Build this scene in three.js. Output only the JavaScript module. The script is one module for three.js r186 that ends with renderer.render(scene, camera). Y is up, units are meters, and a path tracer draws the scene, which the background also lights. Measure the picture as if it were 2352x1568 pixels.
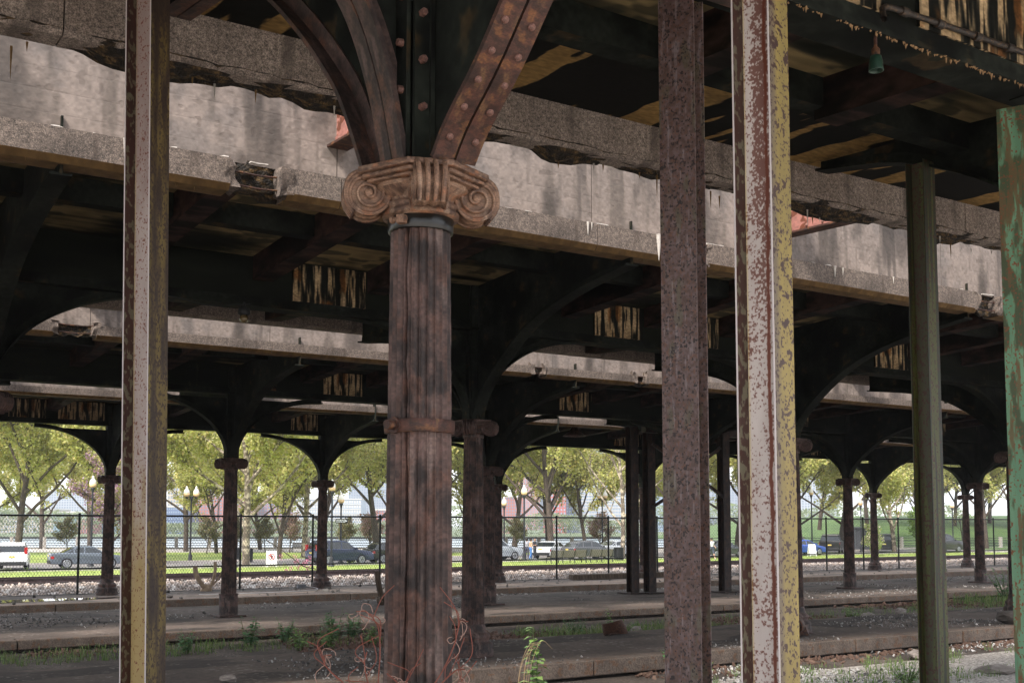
import * as THREE from 'three';
import { mergeGeometries, toCreasedNormals } from 'three/addons/utils/BufferGeometryUtils.js';
import { MarchingCubes } from 'three/addons/objects/MarchingCubes.js';
import { RoundedBoxGeometry } from 'three/addons/geometries/RoundedBoxGeometry.js';
import { FontLoader } from 'three/addons/loaders/FontLoader.js';
import { TextGeometry } from 'three/addons/geometries/TextGeometry.js';

// ---------- camera, sky, sun, exposure ----------
const scene = new THREE.Scene();
const ALPHA = 56.344 * Math.PI / 180, PITCH = 4.574 * Math.PI / 180, EYE = 2.275;
const camera = new THREE.PerspectiveCamera(2 * Math.atan(784 / 2680) * 180 / Math.PI, 1024 / 682, 0.1, 6000);
camera.position.set(0, EYE, 0);
camera.lookAt(Math.cos(PITCH) * Math.cos(ALPHA), EYE + Math.sin(PITCH), -Math.cos(PITCH) * Math.sin(ALPHA));
camera.setViewOffset(2352, 1568, 0, -206.6, 2352, 1568);     // lens shifted: the frame is a crop from a taller picture
camera.updateProjectionMatrix();
const renderer = new THREE.WebGLRenderer({ antialias: true });
renderer.toneMapping = THREE.LinearToneMapping;
renderer.toneMappingExposure = 2.6;
renderer.shadowMap.enabled = true;
const SKY_LEVEL = 1.0;

function rng(seed) { let a = seed >>> 0; return () => { a |= 0; a = a + 0x6D2B79F5 | 0; let t = Math.imul(a ^ a >>> 15, 1 | a); t = t + Math.imul(t ^ t >>> 7, 61 | t) ^ t; return ((t ^ t >>> 14) >>> 0) / 4294967296; }; }
// ---------- noise ----------
function hsh(a, b, s) { let n = Math.imul(a, 374761393) ^ Math.imul(b, 668265263) ^ Math.imul(s + 1, 1274126177); n = Math.imul(n ^ (n >>> 13), 1274126177); return ((n ^ (n >>> 16)) >>> 0) / 4294967296; }
function vn(x, y, px, py, s = 0) {                       // value noise 0..1 that tiles after px by py cells
  const xi = Math.floor(x), yi = Math.floor(y); let fx = x - xi, fy = y - yi;
  fx = fx * fx * (3 - 2 * fx); fy = fy * fy * (3 - 2 * fy);
  let x0 = xi % px, y0 = yi % py; if (x0 < 0) x0 += px; if (y0 < 0) y0 += py;
  const x1 = x0 + 1 === px ? 0 : x0 + 1, y1 = y0 + 1 === py ? 0 : y0 + 1;
  const a = hsh(x0, y0, s), b = hsh(x1, y0, s), c = hsh(x0, y1, s), d = hsh(x1, y1, s);
  return a + (b - a) * fx + (c - a) * fy + (a - b - c + d) * fx * fy;
}
function fbm(u, v, fx, fy, oct, s = 0) {                 // u, v in 0..1; fx, fy whole numbers of cells
  let t = 0, a = 0.5, n = 0;
  for (let i = 0; i < oct; i++) { t += a * vn(u * fx, v * fy, fx, fy, s + i * 13); n += a; a *= 0.5; fx *= 2; fy *= 2; }
  return t / n;
}
const clamp = (x, a = 0, b = 1) => Math.max(a, Math.min(b, x));
const sst = (a, b, x) => { const t = clamp((x - a) / (b - a)); return t * t * (3 - 2 * t); };
const mix = (a, b, t) => [a[0] + (b[0] - a[0]) * t, a[1] + (b[1] - a[1]) * t, a[2] + (b[2] - a[2]) * t];

{ // an even, thinly veiled overcast sky
  const W = 512, Hh = 256, d = new Float32Array(W * Hh * 4);
  for (let j = 0; j < Hh; j++) for (let i = 0; i < W; i++) {
    const el = ((j + .5) / Hh - .5) * Math.PI, u = i / W, v = j / Hh, k = (j * W + i) * 4;
    const c = fbm(u, v, 6, 6, 5, 3), b = SKY_LEVEL * (el > 0 ? 0.86 + 0.2 * (c - .5) + .14 * Math.sin(el) : .3);
    const bl = sst(.35, .7, c);
    d[k] = b * (0.93 + .05 * bl); d[k + 1] = b * (0.975 + .015 * bl); d[k + 2] = b * (1.06 - .02 * bl); d[k + 3] = 1;
  }
  const t = new THREE.DataTexture(d, W, Hh, THREE.RGBAFormat, THREE.FloatType);
  t.mapping = THREE.EquirectangularReflectionMapping; t.magFilter = THREE.LinearFilter; t.minFilter = THREE.LinearFilter; t.needsUpdate = true;
  scene.background = t; scene.environment = t;
}
const sun = new THREE.DirectionalLight(0xfff6ec, 3.0);     // a veiled sun behind the camera, soft edged
sun.position.set(20 - 118, 135, -40 + 62); sun.target.position.set(20, 0, -40); scene.add(sun, sun.target);
sun.castShadow = true; sun.shadow.radius = 24; sun.shadow.mapSize.set(4096, 4096);
Object.assign(sun.shadow.camera, { left: -90, right: 90, top: 90, bottom: -90, near: 1, far: 400 });
sun.name = 'sun';

// ---------- helpers ----------
const taken = {};
function numbered(n) { taken[n] = (taken[n] ?? -1) + 1; return taken[n] ? `${n}_${String(taken[n]).padStart(3, '0')}` : n; }
function tag(o, label, category, group, kind) { if (label) o.userData.label = label; if (category) o.userData.category = category; if (group) o.userData.group = group; if (kind) o.userData.kind = kind; return o; }
function thing(name, label, category, [x, y, z] = [0, 0, 0], turn = 0, group) { const o = new THREE.Group(); o.name = numbered(name); o.position.set(x, y, z); o.rotation.y = turn; scene.add(o); return tag(o, label, category, group); }
function obj(name, geo, mat, parent, label) {
  const m = new THREE.Mesh(Array.isArray(geo) ? merge(geo) : geo, mat); m.name = parent ? name : numbered(name); m.castShadow = m.receiveShadow = true; (parent || scene).add(m);
  if (label) m.userData.label = label; return m;
}
function struct(name, geo, mat, label, category) { const m = obj(name, geo, mat); return tag(m, label, category, null, 'structure'); }
function copyOf(root, pos, turn, label, group) { const r = root.clone(); r.name = numbered(root.name.replace(/_\d{3}$/, '')); r.userData = { ...root.userData }; scene.add(r); r.position.set(...pos); r.rotation.y = turn; if (label) r.userData.label = label; if (group) r.userData.group = group; return r; }
function merge(list) {
  const l = list.map(g => { const q = g.index ? g.toNonIndexed() : g; for (const k of Object.keys(q.attributes)) if (!['position', 'normal', 'uv', 'color'].includes(k)) q.deleteAttribute(k); return q; });
  const anyCol = l.some(g => g.attributes.color);
  for (const g of l) { if (!g.attributes.uv) g.setAttribute('uv', new THREE.BufferAttribute(new Float32Array(g.attributes.position.count * 2), 2)); if (anyCol && !g.attributes.color) g.setAttribute('color', new THREE.BufferAttribute(new Float32Array(g.attributes.position.count * 3).fill(1), 3)); }
  return mergeGeometries(l, false);
}
function uvm(g, sx = 1, sy = 1, ox = 0, oy = 0) {            // box-projected uv in metres
  if (g.index) g = g.toNonIndexed();
  const p = g.attributes.position, n = g.attributes.normal, uv = new Float32Array(p.count * 2);
  for (let i = 0; i < p.count; i += 3) {
    let ax = 0, ay = 0, az = 0; for (let k = 0; k < 3; k++) { ax += Math.abs(n.getX(i + k)); ay += Math.abs(n.getY(i + k)); az += Math.abs(n.getZ(i + k)); }
    for (let k = i; k < i + 3; k++) {
      const x = p.getX(k), y = p.getY(k), z = p.getZ(k);
      const [a, b] = ay >= ax && ay >= az ? [x, -z] : ax > az ? [z, y] : [x, y];
      uv[2 * k] = a * sx + ox; uv[2 * k + 1] = b * sy + oy;
    }
  }
  g.setAttribute('uv', new THREE.BufferAttribute(uv, 2)); return g;
}
const bx = (x0, x1, y0, y1, z0, z1) => { const g = new THREE.BoxGeometry(Math.abs(x1 - x0), Math.abs(y1 - y0), Math.abs(z1 - z0)); g.translate((x0 + x1) / 2, (y0 + y1) / 2, (z0 + z1) / 2); return uvm(g); };
const rbx = (x0, x1, y0, y1, z0, z1, r = .015, s = 2) => { const g = new RoundedBoxGeometry(Math.abs(x1 - x0), Math.abs(y1 - y0), Math.abs(z1 - z0), s, r); g.translate((x0 + x1) / 2, (y0 + y1) / 2, (z0 + z1) / 2); return uvm(g); };
const bw = (u0, u1, y0, y1, w0, w1) => bx(u0, u1, y0, y1, -w0, -w1);      // u along the tracks, w away from the camera
const bwr = (u0, u1, y0, y1, w0, w1, r, s) => rbx(u0, u1, y0, y1, -w0, -w1, r, s);
const V = (x, y, z) => new THREE.Vector3(x, y, z);
function bar(a, b, r0, r1 = r0, seg = 6) {                   // tapered round bar from a to b
  const d = b.clone().sub(a), L = d.length(), g = new THREE.CylinderGeometry(r1, r0, L, seg, 1);
  g.translate(0, L / 2, 0); g.applyQuaternion(new THREE.Quaternion().setFromUnitVectors(V(0, 1, 0), d.normalize())); g.translate(a.x, a.y, a.z); return g;
}
function beam(a, b, sx, sy) {                                // square bar from a to b
  const d = b.clone().sub(a), L = d.length(), g = new THREE.BoxGeometry(sx, sy, L); const m = new THREE.Matrix4().lookAt(a, b, V(0, 1, 0));
  g.applyMatrix4(m); const c = a.clone().add(b).multiplyScalar(.5); g.translate(c.x, c.y, c.z); return uvm(g);
}
function prism(pts, u0, u1) {                                // polygon in (w, y) swept along u
  const s = new THREE.Shape(pts.map(([w, y]) => new THREE.Vector2(w, y))), g = new THREE.ExtrudeGeometry(s, { depth: u1 - u0, bevelEnabled: false });
  // local x=w, y=y, z=depth  ->  world x=u, y, z=-w
  g.applyMatrix4(new THREE.Matrix4().set(0, 0, 1, u0, 0, 1, 0, 0, -1, 0, 0, 0, 0, 0, 0, 1)); return uvm(g);
}
const lathe = (pts, seg = 24) => new THREE.LatheGeometry(pts.map(([r, y]) => new THREE.Vector2(r, y)), seg);
function tube(points, r, seg = 24, rs = 6) { return new THREE.TubeGeometry(new THREE.CatmullRomCurve3(points), seg, r, rs); }
function colored(g, c) { const n = g.attributes.position.count, a = new Float32Array(n * 3); for (let i = 0; i < n; i++) { a[3 * i] = c[0]; a[3 * i + 1] = c[1]; a[3 * i + 2] = c[2]; } g.setAttribute('color', new THREE.BufferAttribute(a, 3)); return g; }
function jitter(g, amt, seed, freq = 9) {                    // same point, same push
  const p = g.attributes.position;
  for (let i = 0; i < p.count; i++) { const x = p.getX(i), y = p.getY(i), z = p.getZ(i), h = k => vn(x * freq + k * 7.1, y * freq * 1.3 + z * freq + k * 3.3, 256, 256, seed + k * 5) - .5; p.setXYZ(i, x + amt * 2 * h(1), y + amt * 2 * h(2), z + amt * 2 * h(3)); }
  g.computeVertexNormals(); return g;
}
// texture: fn(u, v) -> [r, g, b (sRGB 0..255), height 0..1]
function surf(w, h, fn, mx, my, bump = 0, extra = {}) {
  const d = new Uint8Array(w * h * 4), q = bump ? new Uint8Array(w * h * 4) : null;
  for (let j = 0; j < h; j++) for (let i = 0; i < w; i++) {
    const c = fn((i + .5) / w, (j + .5) / h), k = (j * w + i) * 4;
    d[k] = clamp(c[0], 0, 255); d[k + 1] = clamp(c[1], 0, 255); d[k + 2] = clamp(c[2], 0, 255); d[k + 3] = 255;
    if (q) { q[k] = q[k + 1] = q[k + 2] = clamp((c[3] ?? .5) * 255, 0, 255); q[k + 3] = 255; }
  }
  const mk = (a, srgb) => { const t = new THREE.DataTexture(a, w, h); t.wrapS = t.wrapT = THREE.RepeatWrapping; t.magFilter = THREE.LinearFilter; t.minFilter = THREE.LinearMipmapLinearFilter; t.generateMipmaps = true; if (srgb) t.colorSpace = THREE.SRGBColorSpace; t.repeat.set(1 / mx, 1 / my); t.needsUpdate = true; return t; };
  const m = new (extra.specularIntensity !== undefined ? THREE.MeshPhysicalMaterial : THREE.MeshStandardMaterial)({ map: mk(d, true), roughness: .9, metalness: 0, ...extra });
  if (q) { m.bumpMap = mk(q, false); m.bumpScale = bump; }
  return m;
}
const plain = (c, rough = .8, extra = {}) => new THREE.MeshStandardMaterial({ color: c, roughness: rough, ...extra });
const pxl = (u, v, n, s) => vn(u * n, v * n, n, n, s);

// ---------- materials ----------
const M = {};
M.aggregate = surf(1024, 1024, (u, v) => {                  // exposed pebble concrete of the duct lips
  const big = fbm(u, v, 5, 5, 4, 1), peb = vn(u * 300, v * 300, 300, 300, 4), p2 = vn(u * 90, v * 90, 90, 90, 9), f = vn(u * 400, v * 400, 400, 400, 2);
  const st = sst(.55, .8, fbm(u, v, 14, 2, 3, 31));
  let c = mix([74, 65, 59], [108, 97, 89], big * .6 + .2);
  const k = (peb - .5) * 1.2 + (p2 - .5) * .7 + (f - .5) * .6 + (big - .5) * .6; c = c.map(x => x * (1 + k * .5)); c = mix(c, [62, 52, 46], st * .6);
  if (peb > .9) c = mix(c, [160, 148, 138], .4);
  return [...c, .5 + k * .4];
}, 2.2, 2.2, .006);
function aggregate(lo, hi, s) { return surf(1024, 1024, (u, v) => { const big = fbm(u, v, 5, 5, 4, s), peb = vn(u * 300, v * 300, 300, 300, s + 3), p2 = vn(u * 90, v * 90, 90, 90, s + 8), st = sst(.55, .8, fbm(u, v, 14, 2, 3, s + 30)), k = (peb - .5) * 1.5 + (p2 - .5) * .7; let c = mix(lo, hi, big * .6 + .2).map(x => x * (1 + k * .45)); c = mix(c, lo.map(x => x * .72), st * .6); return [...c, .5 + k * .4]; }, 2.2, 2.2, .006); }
M.aggregateLit = aggregate([104, 92, 84], [158, 145, 135], 1401);  // same lip concrete, painted lighter to stand in for light on the near lips
M.board = surf(2048, 512, (u, v) => {                       // board-marked wall of the smoke duct; v = 0 at the foot
  const y = v * 10, row = Math.floor(y), fy = y - row, line = sst(.06, 0, Math.min(fy, 1 - fy)) * (vn(u * 40, row, 40, 10, 8) > .35 ? 1 : .2);
  const tone = vn(u * 9 + row * 3.7, row, 9, 10, 20), big = fbm(u, v, 10, 3, 4, 5), drip = sst(.52, .78, fbm(u, v, 60, 2, 3, 11)), dark = sst(.6, .78, fbm(u, v, 16, 2, 4, 17)), fine = fbm(u, v, 220, 60, 2, 40), spot = sst(.7, .8, fbm(u, v, 90, 26, 2, 50));
  let c = mix([112, 101, 94], [144, 132, 124], .55 * big + .35 * tone);
  c = mix(c, [96, 90, 87], sst(.5, .75, fbm(u, v, 22, 6, 4, 23)) * .6);
  c = mix(c, [78, 70, 64], drip * .55); c = mix(c, [58, 52, 48], dark * .6); c = mix(c, [72, 62, 56], spot * .22); c = mix(c, [50, 45, 42], sst(.62, .74, fbm(u, v, 34, 1, 3, 57)) * sst(.2, .9, v + .5 * (fbm(u, v, 40, 3, 3, 59) - .5)) * .6); c = c.map(x => x * (.88 + .24 * fine) * (1 - .035 * line));
  return [...c, .6 - line * .12 + (fine - .5) * .35 - spot * .2];
}, 10, 2.5, .01);
M.ceiling = surf(1024, 1024, (u, v) => {                    // soot over buff concrete soffit
  const a = fbm(u, v, 5, 9, 5, 61), b = fbm(u, v, 24, 40, 3, 65), st = fbm(u, v, 6, 46, 3, 68);
  let c = mix([30, 31, 25], [150, 130, 92], sst(.38, .66, a * .75 + st * .3)); c = mix(c, [34, 36, 30], sst(.52, .68, b) * .6);
  return [...c.map(x => x * (.8 + .4 * b)), b];
}, 9, 9, 0, { specularIntensity: .25 });
M.plaster = surf(1024, 256, (u, v) => {                     // lime-streaked encasement of the girders
  const f = fbm(u, v, 90, 2, 3, 71), g = fbm(u, v, 34, 1, 3, 74), n = fbm(u, v, 120, 40, 2, 78), o = fbm(u, v, 12, 2, 3, 80);
  let c = mix([188, 164, 130], [136, 114, 84], o); c = mix(c, [24, 23, 18], sst(.44, .66, f)); c = mix(c, [16, 17, 14], sst(.55, .7, g)); c = mix(c, [126, 78, 38], sst(.66, .8, fbm(u, v, 20, 2, 3, 84)) * .6);
  return [...c.map(x => x * (.75 + .5 * n)), .4 + .4 * f];
}, 4, .9, .012, { specularIntensity: .3 });
M.stainedSoffit = surf(1024, 512, (u, v) => {               // ochre soffit with black soot tongues beside the duct
  const f = fbm(u, v, 14, 1, 3, 91) + .22 * (fbm(u, v, 60, 7, 3, 94) - .5), n = fbm(u, v, 90, 60, 2, 96);
  let c = mix([158, 126, 76], [122, 98, 60], fbm(u, v, 8, 4, 3, 98)); c = mix(c, [20, 19, 16], sst(.57, .61, f));
  return [...c.map(x => x * (.8 + .4 * n)), .5];
}, 6, 2.3, 0, { specularIntensity: .3 });
M.soot = surf(512, 512, (u, v) => {                         // sooted steel
  const a = fbm(u, v, 5, 5, 5, 101), b = fbm(u, v, 40, 40, 2, 104), r = sst(.6, .75, fbm(u, v, 9, 9, 4, 108));
  let c = mix([15, 16, 14], [36, 39, 34], sst(.3, .75, a)); c = mix(c, [74, 56, 34], r * .6); return [...c.map(x => x * (.75 + .5 * b)), a];
}, 2, 2, 0, { roughness: .85, specularIntensity: .22 });
M.sootWeb = surf(1024, 256, (u, v) => {                     // sooted girder web with a few lime runs
  const a = fbm(u, v, 9, 4, 4, 111), f = fbm(u, v, 70, 2, 3, 114), g = sst(.6, .75, fbm(u, v, 14, 1, 3, 117));
  let c = mix([14, 16, 13], [36, 38, 31], a); c = mix(c, [88, 80, 62], sst(.6, .78, f) * g); return [...c, a];
}, 8, .9, 0, { specularIntensity: .2 });
M.rib = surf(512, 256, (u, v) => {                          // red-brown lead paint under soot
  const a = fbm(u, v, 8, 4, 5, 121), b = fbm(u, v, 50, 20, 2, 125); let c = mix([24, 20, 18], [66, 48, 42], sst(.35, .7, a)); return [...c.map(x => x * (.8 + .4 * b)), a];
}, 4, 1, 0, { roughness: .9, specularIntensity: .25 });
M.pink = surf(512, 256, (u, v) => { const a = fbm(u, v, 8, 4, 5, 131), b = fbm(u, v, 60, 30, 2, 135); let c = mix([118, 74, 66], [164, 116, 104], a); c = mix(c, [92, 48, 30], sst(.58, .7, fbm(u, v, 20, 9, 3, 138))); return [...c.map(x => x * (.85 + .3 * b)), a]; }, 3, 1, 0, { roughness: .8 });
function rustTex(dark, mid, light, orange, amt, s, mx = 1.1, my = 2.2, bump = .004) {
  return surf(512, 1024, (u, v) => {
    const a = fbm(u, v, 9, 14, 5, s), st = fbm(u, v, 26, 40, 4, s + 7), f = fbm(u, v, 90, 180, 2, s + 9), o = sst(.58, .72, fbm(u, v, 12, 14, 4, s + 21)), w = sst(.62, .8, fbm(u, v, 16, 7, 4, s + 27));
    let c = mix(dark, mid, sst(.25, .7, a * .6 + st * .4)); c = mix(c, light, w * .55); c = mix(c, orange, o * amt); return [...c.map(x => x * (.78 + .44 * f)), .3 + .5 * a + .25 * f];
  }, mx, my, bump, { roughness: .66, metalness: .1 });
}
M.rustMain = rustTex([36, 28, 26], [90, 69, 63], [130, 112, 105], [104, 66, 50], .35, 141);
M.rustFar = M.rustMain;
M.rustCap = rustTex([72, 52, 42], [132, 102, 82], [156, 132, 112], [150, 94, 62], .45, 181, .8, .8);
M.rustArch = rustTex([42, 32, 29], [86, 66, 60], [112, 92, 86], [116, 72, 48], .4, 201);
M.rustDark = rustTex([40, 24, 18], [74, 44, 34], [120, 92, 58], [128, 84, 44], .55, 221, .9, .9);
M.wet = plain(0x14120f, .3); 
M.rivet = rustTex([84, 58, 50], [128, 92, 82], [150, 124, 116], [150, 90, 60], .4, 241, .3, .3, 0);
M.crumb = surf(512, 512, (u, v) => { const a = fbm(u, v, 12, 24, 5, 251), b = fbm(u, v, 60, 60, 2, 255); let c = mix([26, 20, 13], [92, 72, 44], sst(.35, .75, a)); return [...c.map(x => x * (.6 + .8 * b)), b]; }, 1, 1, .02);
M.ochre = surf(512, 256, (u, v) => { const a = fbm(u, v, 20, 5, 4, 261); let c = mix([70, 50, 24], [128, 100, 60], a); return [...c, a]; }, 2, .5, .006);
M.lime = surf(128, 256, (u, v) => { const a = fbm(u, v, 6, 40, 3, 271); return [...mix([176, 168, 158], [226, 220, 214], a), a]; }, .1, .3, .006, { roughness: .5 });
M.platform = surf(1024, 1024, (u, v) => {                   // weathered platform concrete
  const a = fbm(u, v, 8, 8, 6, 281), b = fbm(u, v, 150, 150, 3, 286), d = sst(.52, .66, fbm(u, v, 6, 10, 5, 290)), g = sst(.66, .74, fbm(u, v, 130, 130, 2, 296)) * sst(.45, .62, fbm(u, v, 12, 12, 3, 299));
  let c = mix([74, 64, 58], [112, 99, 90], a); c = mix(c, [46, 39, 35], d * .7); c = c.map(x => x * (.8 + .4 * b)); c = mix(c, [168, 160, 152], g * .5); return [...c, .5 + (b - .5) * .6 + g * .4];
}, 9, 9, .008);
M.coping = surf(1024, 256, (u, v) => { const a = fbm(u, v, 16, 4, 5, 301), b = fbm(u, v, 200, 50, 2, 306), r = sst(.6, .72, fbm(u, v, 40, 10, 3, 309)); let c = mix([76, 66, 59], [118, 105, 95], a); c = mix(c, [104, 70, 48], r * .5); return [...c.map(x => x * (.78 + .44 * b)), b]; }, 4, 1, .006);
M.dirt = surf(1024, 1024, (u, v) => {                       // cinders, grit and pale crumbs of the old track beds
  const a = fbm(u, v, 6, 6, 6, 311), b = fbm(u, v, 160, 160, 3, 317), w = sst(.62, .74, vn(u * 150, v * 150, 150, 150, 320)) * sst(.4, .62, fbm(u, v, 7, 7, 4, 323));
  let c = mix([52, 45, 40], [98, 87, 79], a); c = c.map(x => x * (.65 + .7 * b)); c = mix(c, [150, 142, 134], w * .5); return [...c, b * .6 + w * .4];
}, 5, 5, .02);
M.paleGravel = surf(1024, 1024, (u, v) => { const a = fbm(u, v, 6, 6, 5, 331), b = fbm(u, v, 120, 120, 3, 336); let c = mix([128, 122, 116], [188, 182, 176], a * .4 + b * .6); return [...c.map(x => x * (.6 + .8 * b)), b]; }, 4, 4, .02);
// ---------- the train shed ----------
const ROW = [5.3, 17.5, 29.6, 41.5], BAY = 8.03, U0 = 2.8, PLAT = [0, 0, -.1, -.13];
const MID = [11.4, 23.55, 35.55], HALF = 1.6;
const rowU = [[-13, 27], [-8, 44], [-8, 62], [-8, 84]];
// platforms
const EDGE = [[3.0, 7.6], [15.85, 19.7], [25.9, 33.2], [37.6, 42.25]];
const TOP = [0, 0, -.1, -.13], FOOT = [-.62, -.62, -.62, -.42];
EDGE.forEach(([a, b], i) => {
  const y = TOP[i], u0 = rowU[i][0] - 20, u1 = rowU[i][1] + 30, drop = i === 3 ? .27 : i === 1 ? .27 : .2;
  const g = new THREE.Group(); g.name = numbered('platform'); g.userData = { kind: 'structure', label: ['concrete platform carrying the cracked fluted column', 'concrete platform with a row of torus based columns behind the weedy track bed', 'wide concrete platform with sleeve footed columns and rust streaked edge', 'low concrete platform along the chain link fence'][i] }; scene.add(g);
  obj('slab', bw(u0, u1, FOOT[i] - .1, y - .002, a + .352, b), M.platform, g);
  obj('retaining_wall', bw(u0, u1, -.75, y - drop, a + .3, a + .42), M.dirt, g);
  const rr = rng(40 + i); let u = u0;
  while (u < u1) {                                           // coping stones, each with its own joint
    const L = 2.6 + rr() * 1.6, e = Math.min(u + L, u1);
    const c = obj('coping_stone', bwr(u + .012, e - .012, y - drop, y + (rr() - .5) * .012, a + (rr() - .5) * .03, a + .35, .025, 2), M.coping, g);
    c.rotation.x = 0; u = e;
  }
});
// ---- row girders
const H_G = 5.7, H_C = 6.5;                                  // girder soffit, ceiling at the girder
const slope = .25 / 4.5;
const girderWho = ['streaked plaster girder over the cracked fluted column', 'black riveted girder above the columns beyond the first smoke slot', 'black girder above the sleeve footed columns', 'black girder of the outermost column row beside the fence'];
ROW.forEach((w, i) => {
  const [u0, u1] = rowU[i], t = thing('longitudinal_girder', girderWho[i], 'girder', [0, 0, 0]); t.userData.kind = 'thing';
  obj('web', bw(u0, u1, H_G + .05, H_C + .1, w - .1, w + .1), M.sootWeb, t);
  obj('bottom_flange', [bw(u0, u1, H_G, H_G + .045, w - (i ? .2 : .15), w + .2), bw(u0, u1, H_G + .045, H_G + .16, w - .125, w - .1), bw(u0, u1, H_G + .045, H_G + .16, w + .1, w + .125)], M.soot, t);
  // plaster panels between the ribs on the side that faces the camera
  for (let n = -8; n < 40; n++) {
    const c = U0 + n * BAY / 4, mg = i ? .2 : .17, a = c + mg, b = c + BAY / 4 - mg; if (a < u0 || b > u1) continue;
    const h = (n * 7 + i * 5) % 9; const on = i === 0 ? c > 4.4 : i === 1 ? [2, 5, 6, 9, 13].includes(n) : i === 2 ? h < 3 : h < 4; if (!on) continue;
    const pv = hsh(n + 40, i, 9); obj('plaster_panel', bw(a + (i && pv > .6 ? .5 * pv : 0), b - (i && pv < .3 ? .7 * (1 - pv) : 0), H_G + .165, H_C - .02, w - .135, w - .102), M.plaster, t);
  }
});
// ---- roof of each row: two sloping soffits, ribs, stringers
const roofWho = ['sooty roof over the cracked fluted column', 'sooty roof between the first and second smoke slots', 'sooty roof over the sleeve footed columns', 'sooty roof of the outermost row beside the fence'];
ROW.forEach((w, i) => {
  const t = thing('shed_roof', roofWho[i], 'roof'); t.userData.kind = 'thing';
  for (const s of [-1, 1]) {
    const u0 = rowU[i][0], u1 = rowU[i][1];
    if (i === 3 && s === 1) { obj('roof_slab', prism([[w, H_C], [w + 1.2, H_C + .05], [w + 1.2, H_C + .4], [w, H_C + .4]], u0, u1), M.ceiling, t); continue; }
    const e = s > 0 ? (i < 3 ? MID[i] - HALF - .002 : w + 4.5) : (i ? MID[i - 1] + HALF + .365 : w - 4.5), q = w + s * 2.35, yq = H_C + 2.35 * slope, ye = H_C + .25;
    const rp = 0, ord = p => s > 0 ? p : p.reverse();
    obj('roof_slab', prism(ord([[w, H_C], [q, yq], [q, 7.1], [w, 7.1]]), u0, u1), M.ceiling, t);
    obj('roof_slab', prism(ord([[q + s * .001, yq], [e, ye], [e, 7.1], [q + s * .001, 7.1]]), u0, u1), i === 0 && s > 0 ? M.stainedSoffit : M.ceiling, t);
    obj('stringer', bw(u0, u1, yq - .3, yq + .05, q - .12, q + .12), M.soot, t);
    for (let n = -8; n < 44; n++) {
      if (n % 4 === 0) continue; const u = U0 + n * BAY / 4; if (u < u0 || u > u1) continue;
      const d = w + s * .12, yd = H_C + .12 * slope;
      const z = i === 0 && s > 0 ? q : e - s * .02, yz = H_C + Math.abs(z - w) * slope;
      obj('rib', prism(ord([[d, yd - .38], [z, yz - .4], [z, yz + .05], [d, yd + .05]]), u - .16, u + .16), M.rib, t);
    }
  }
});
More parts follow.
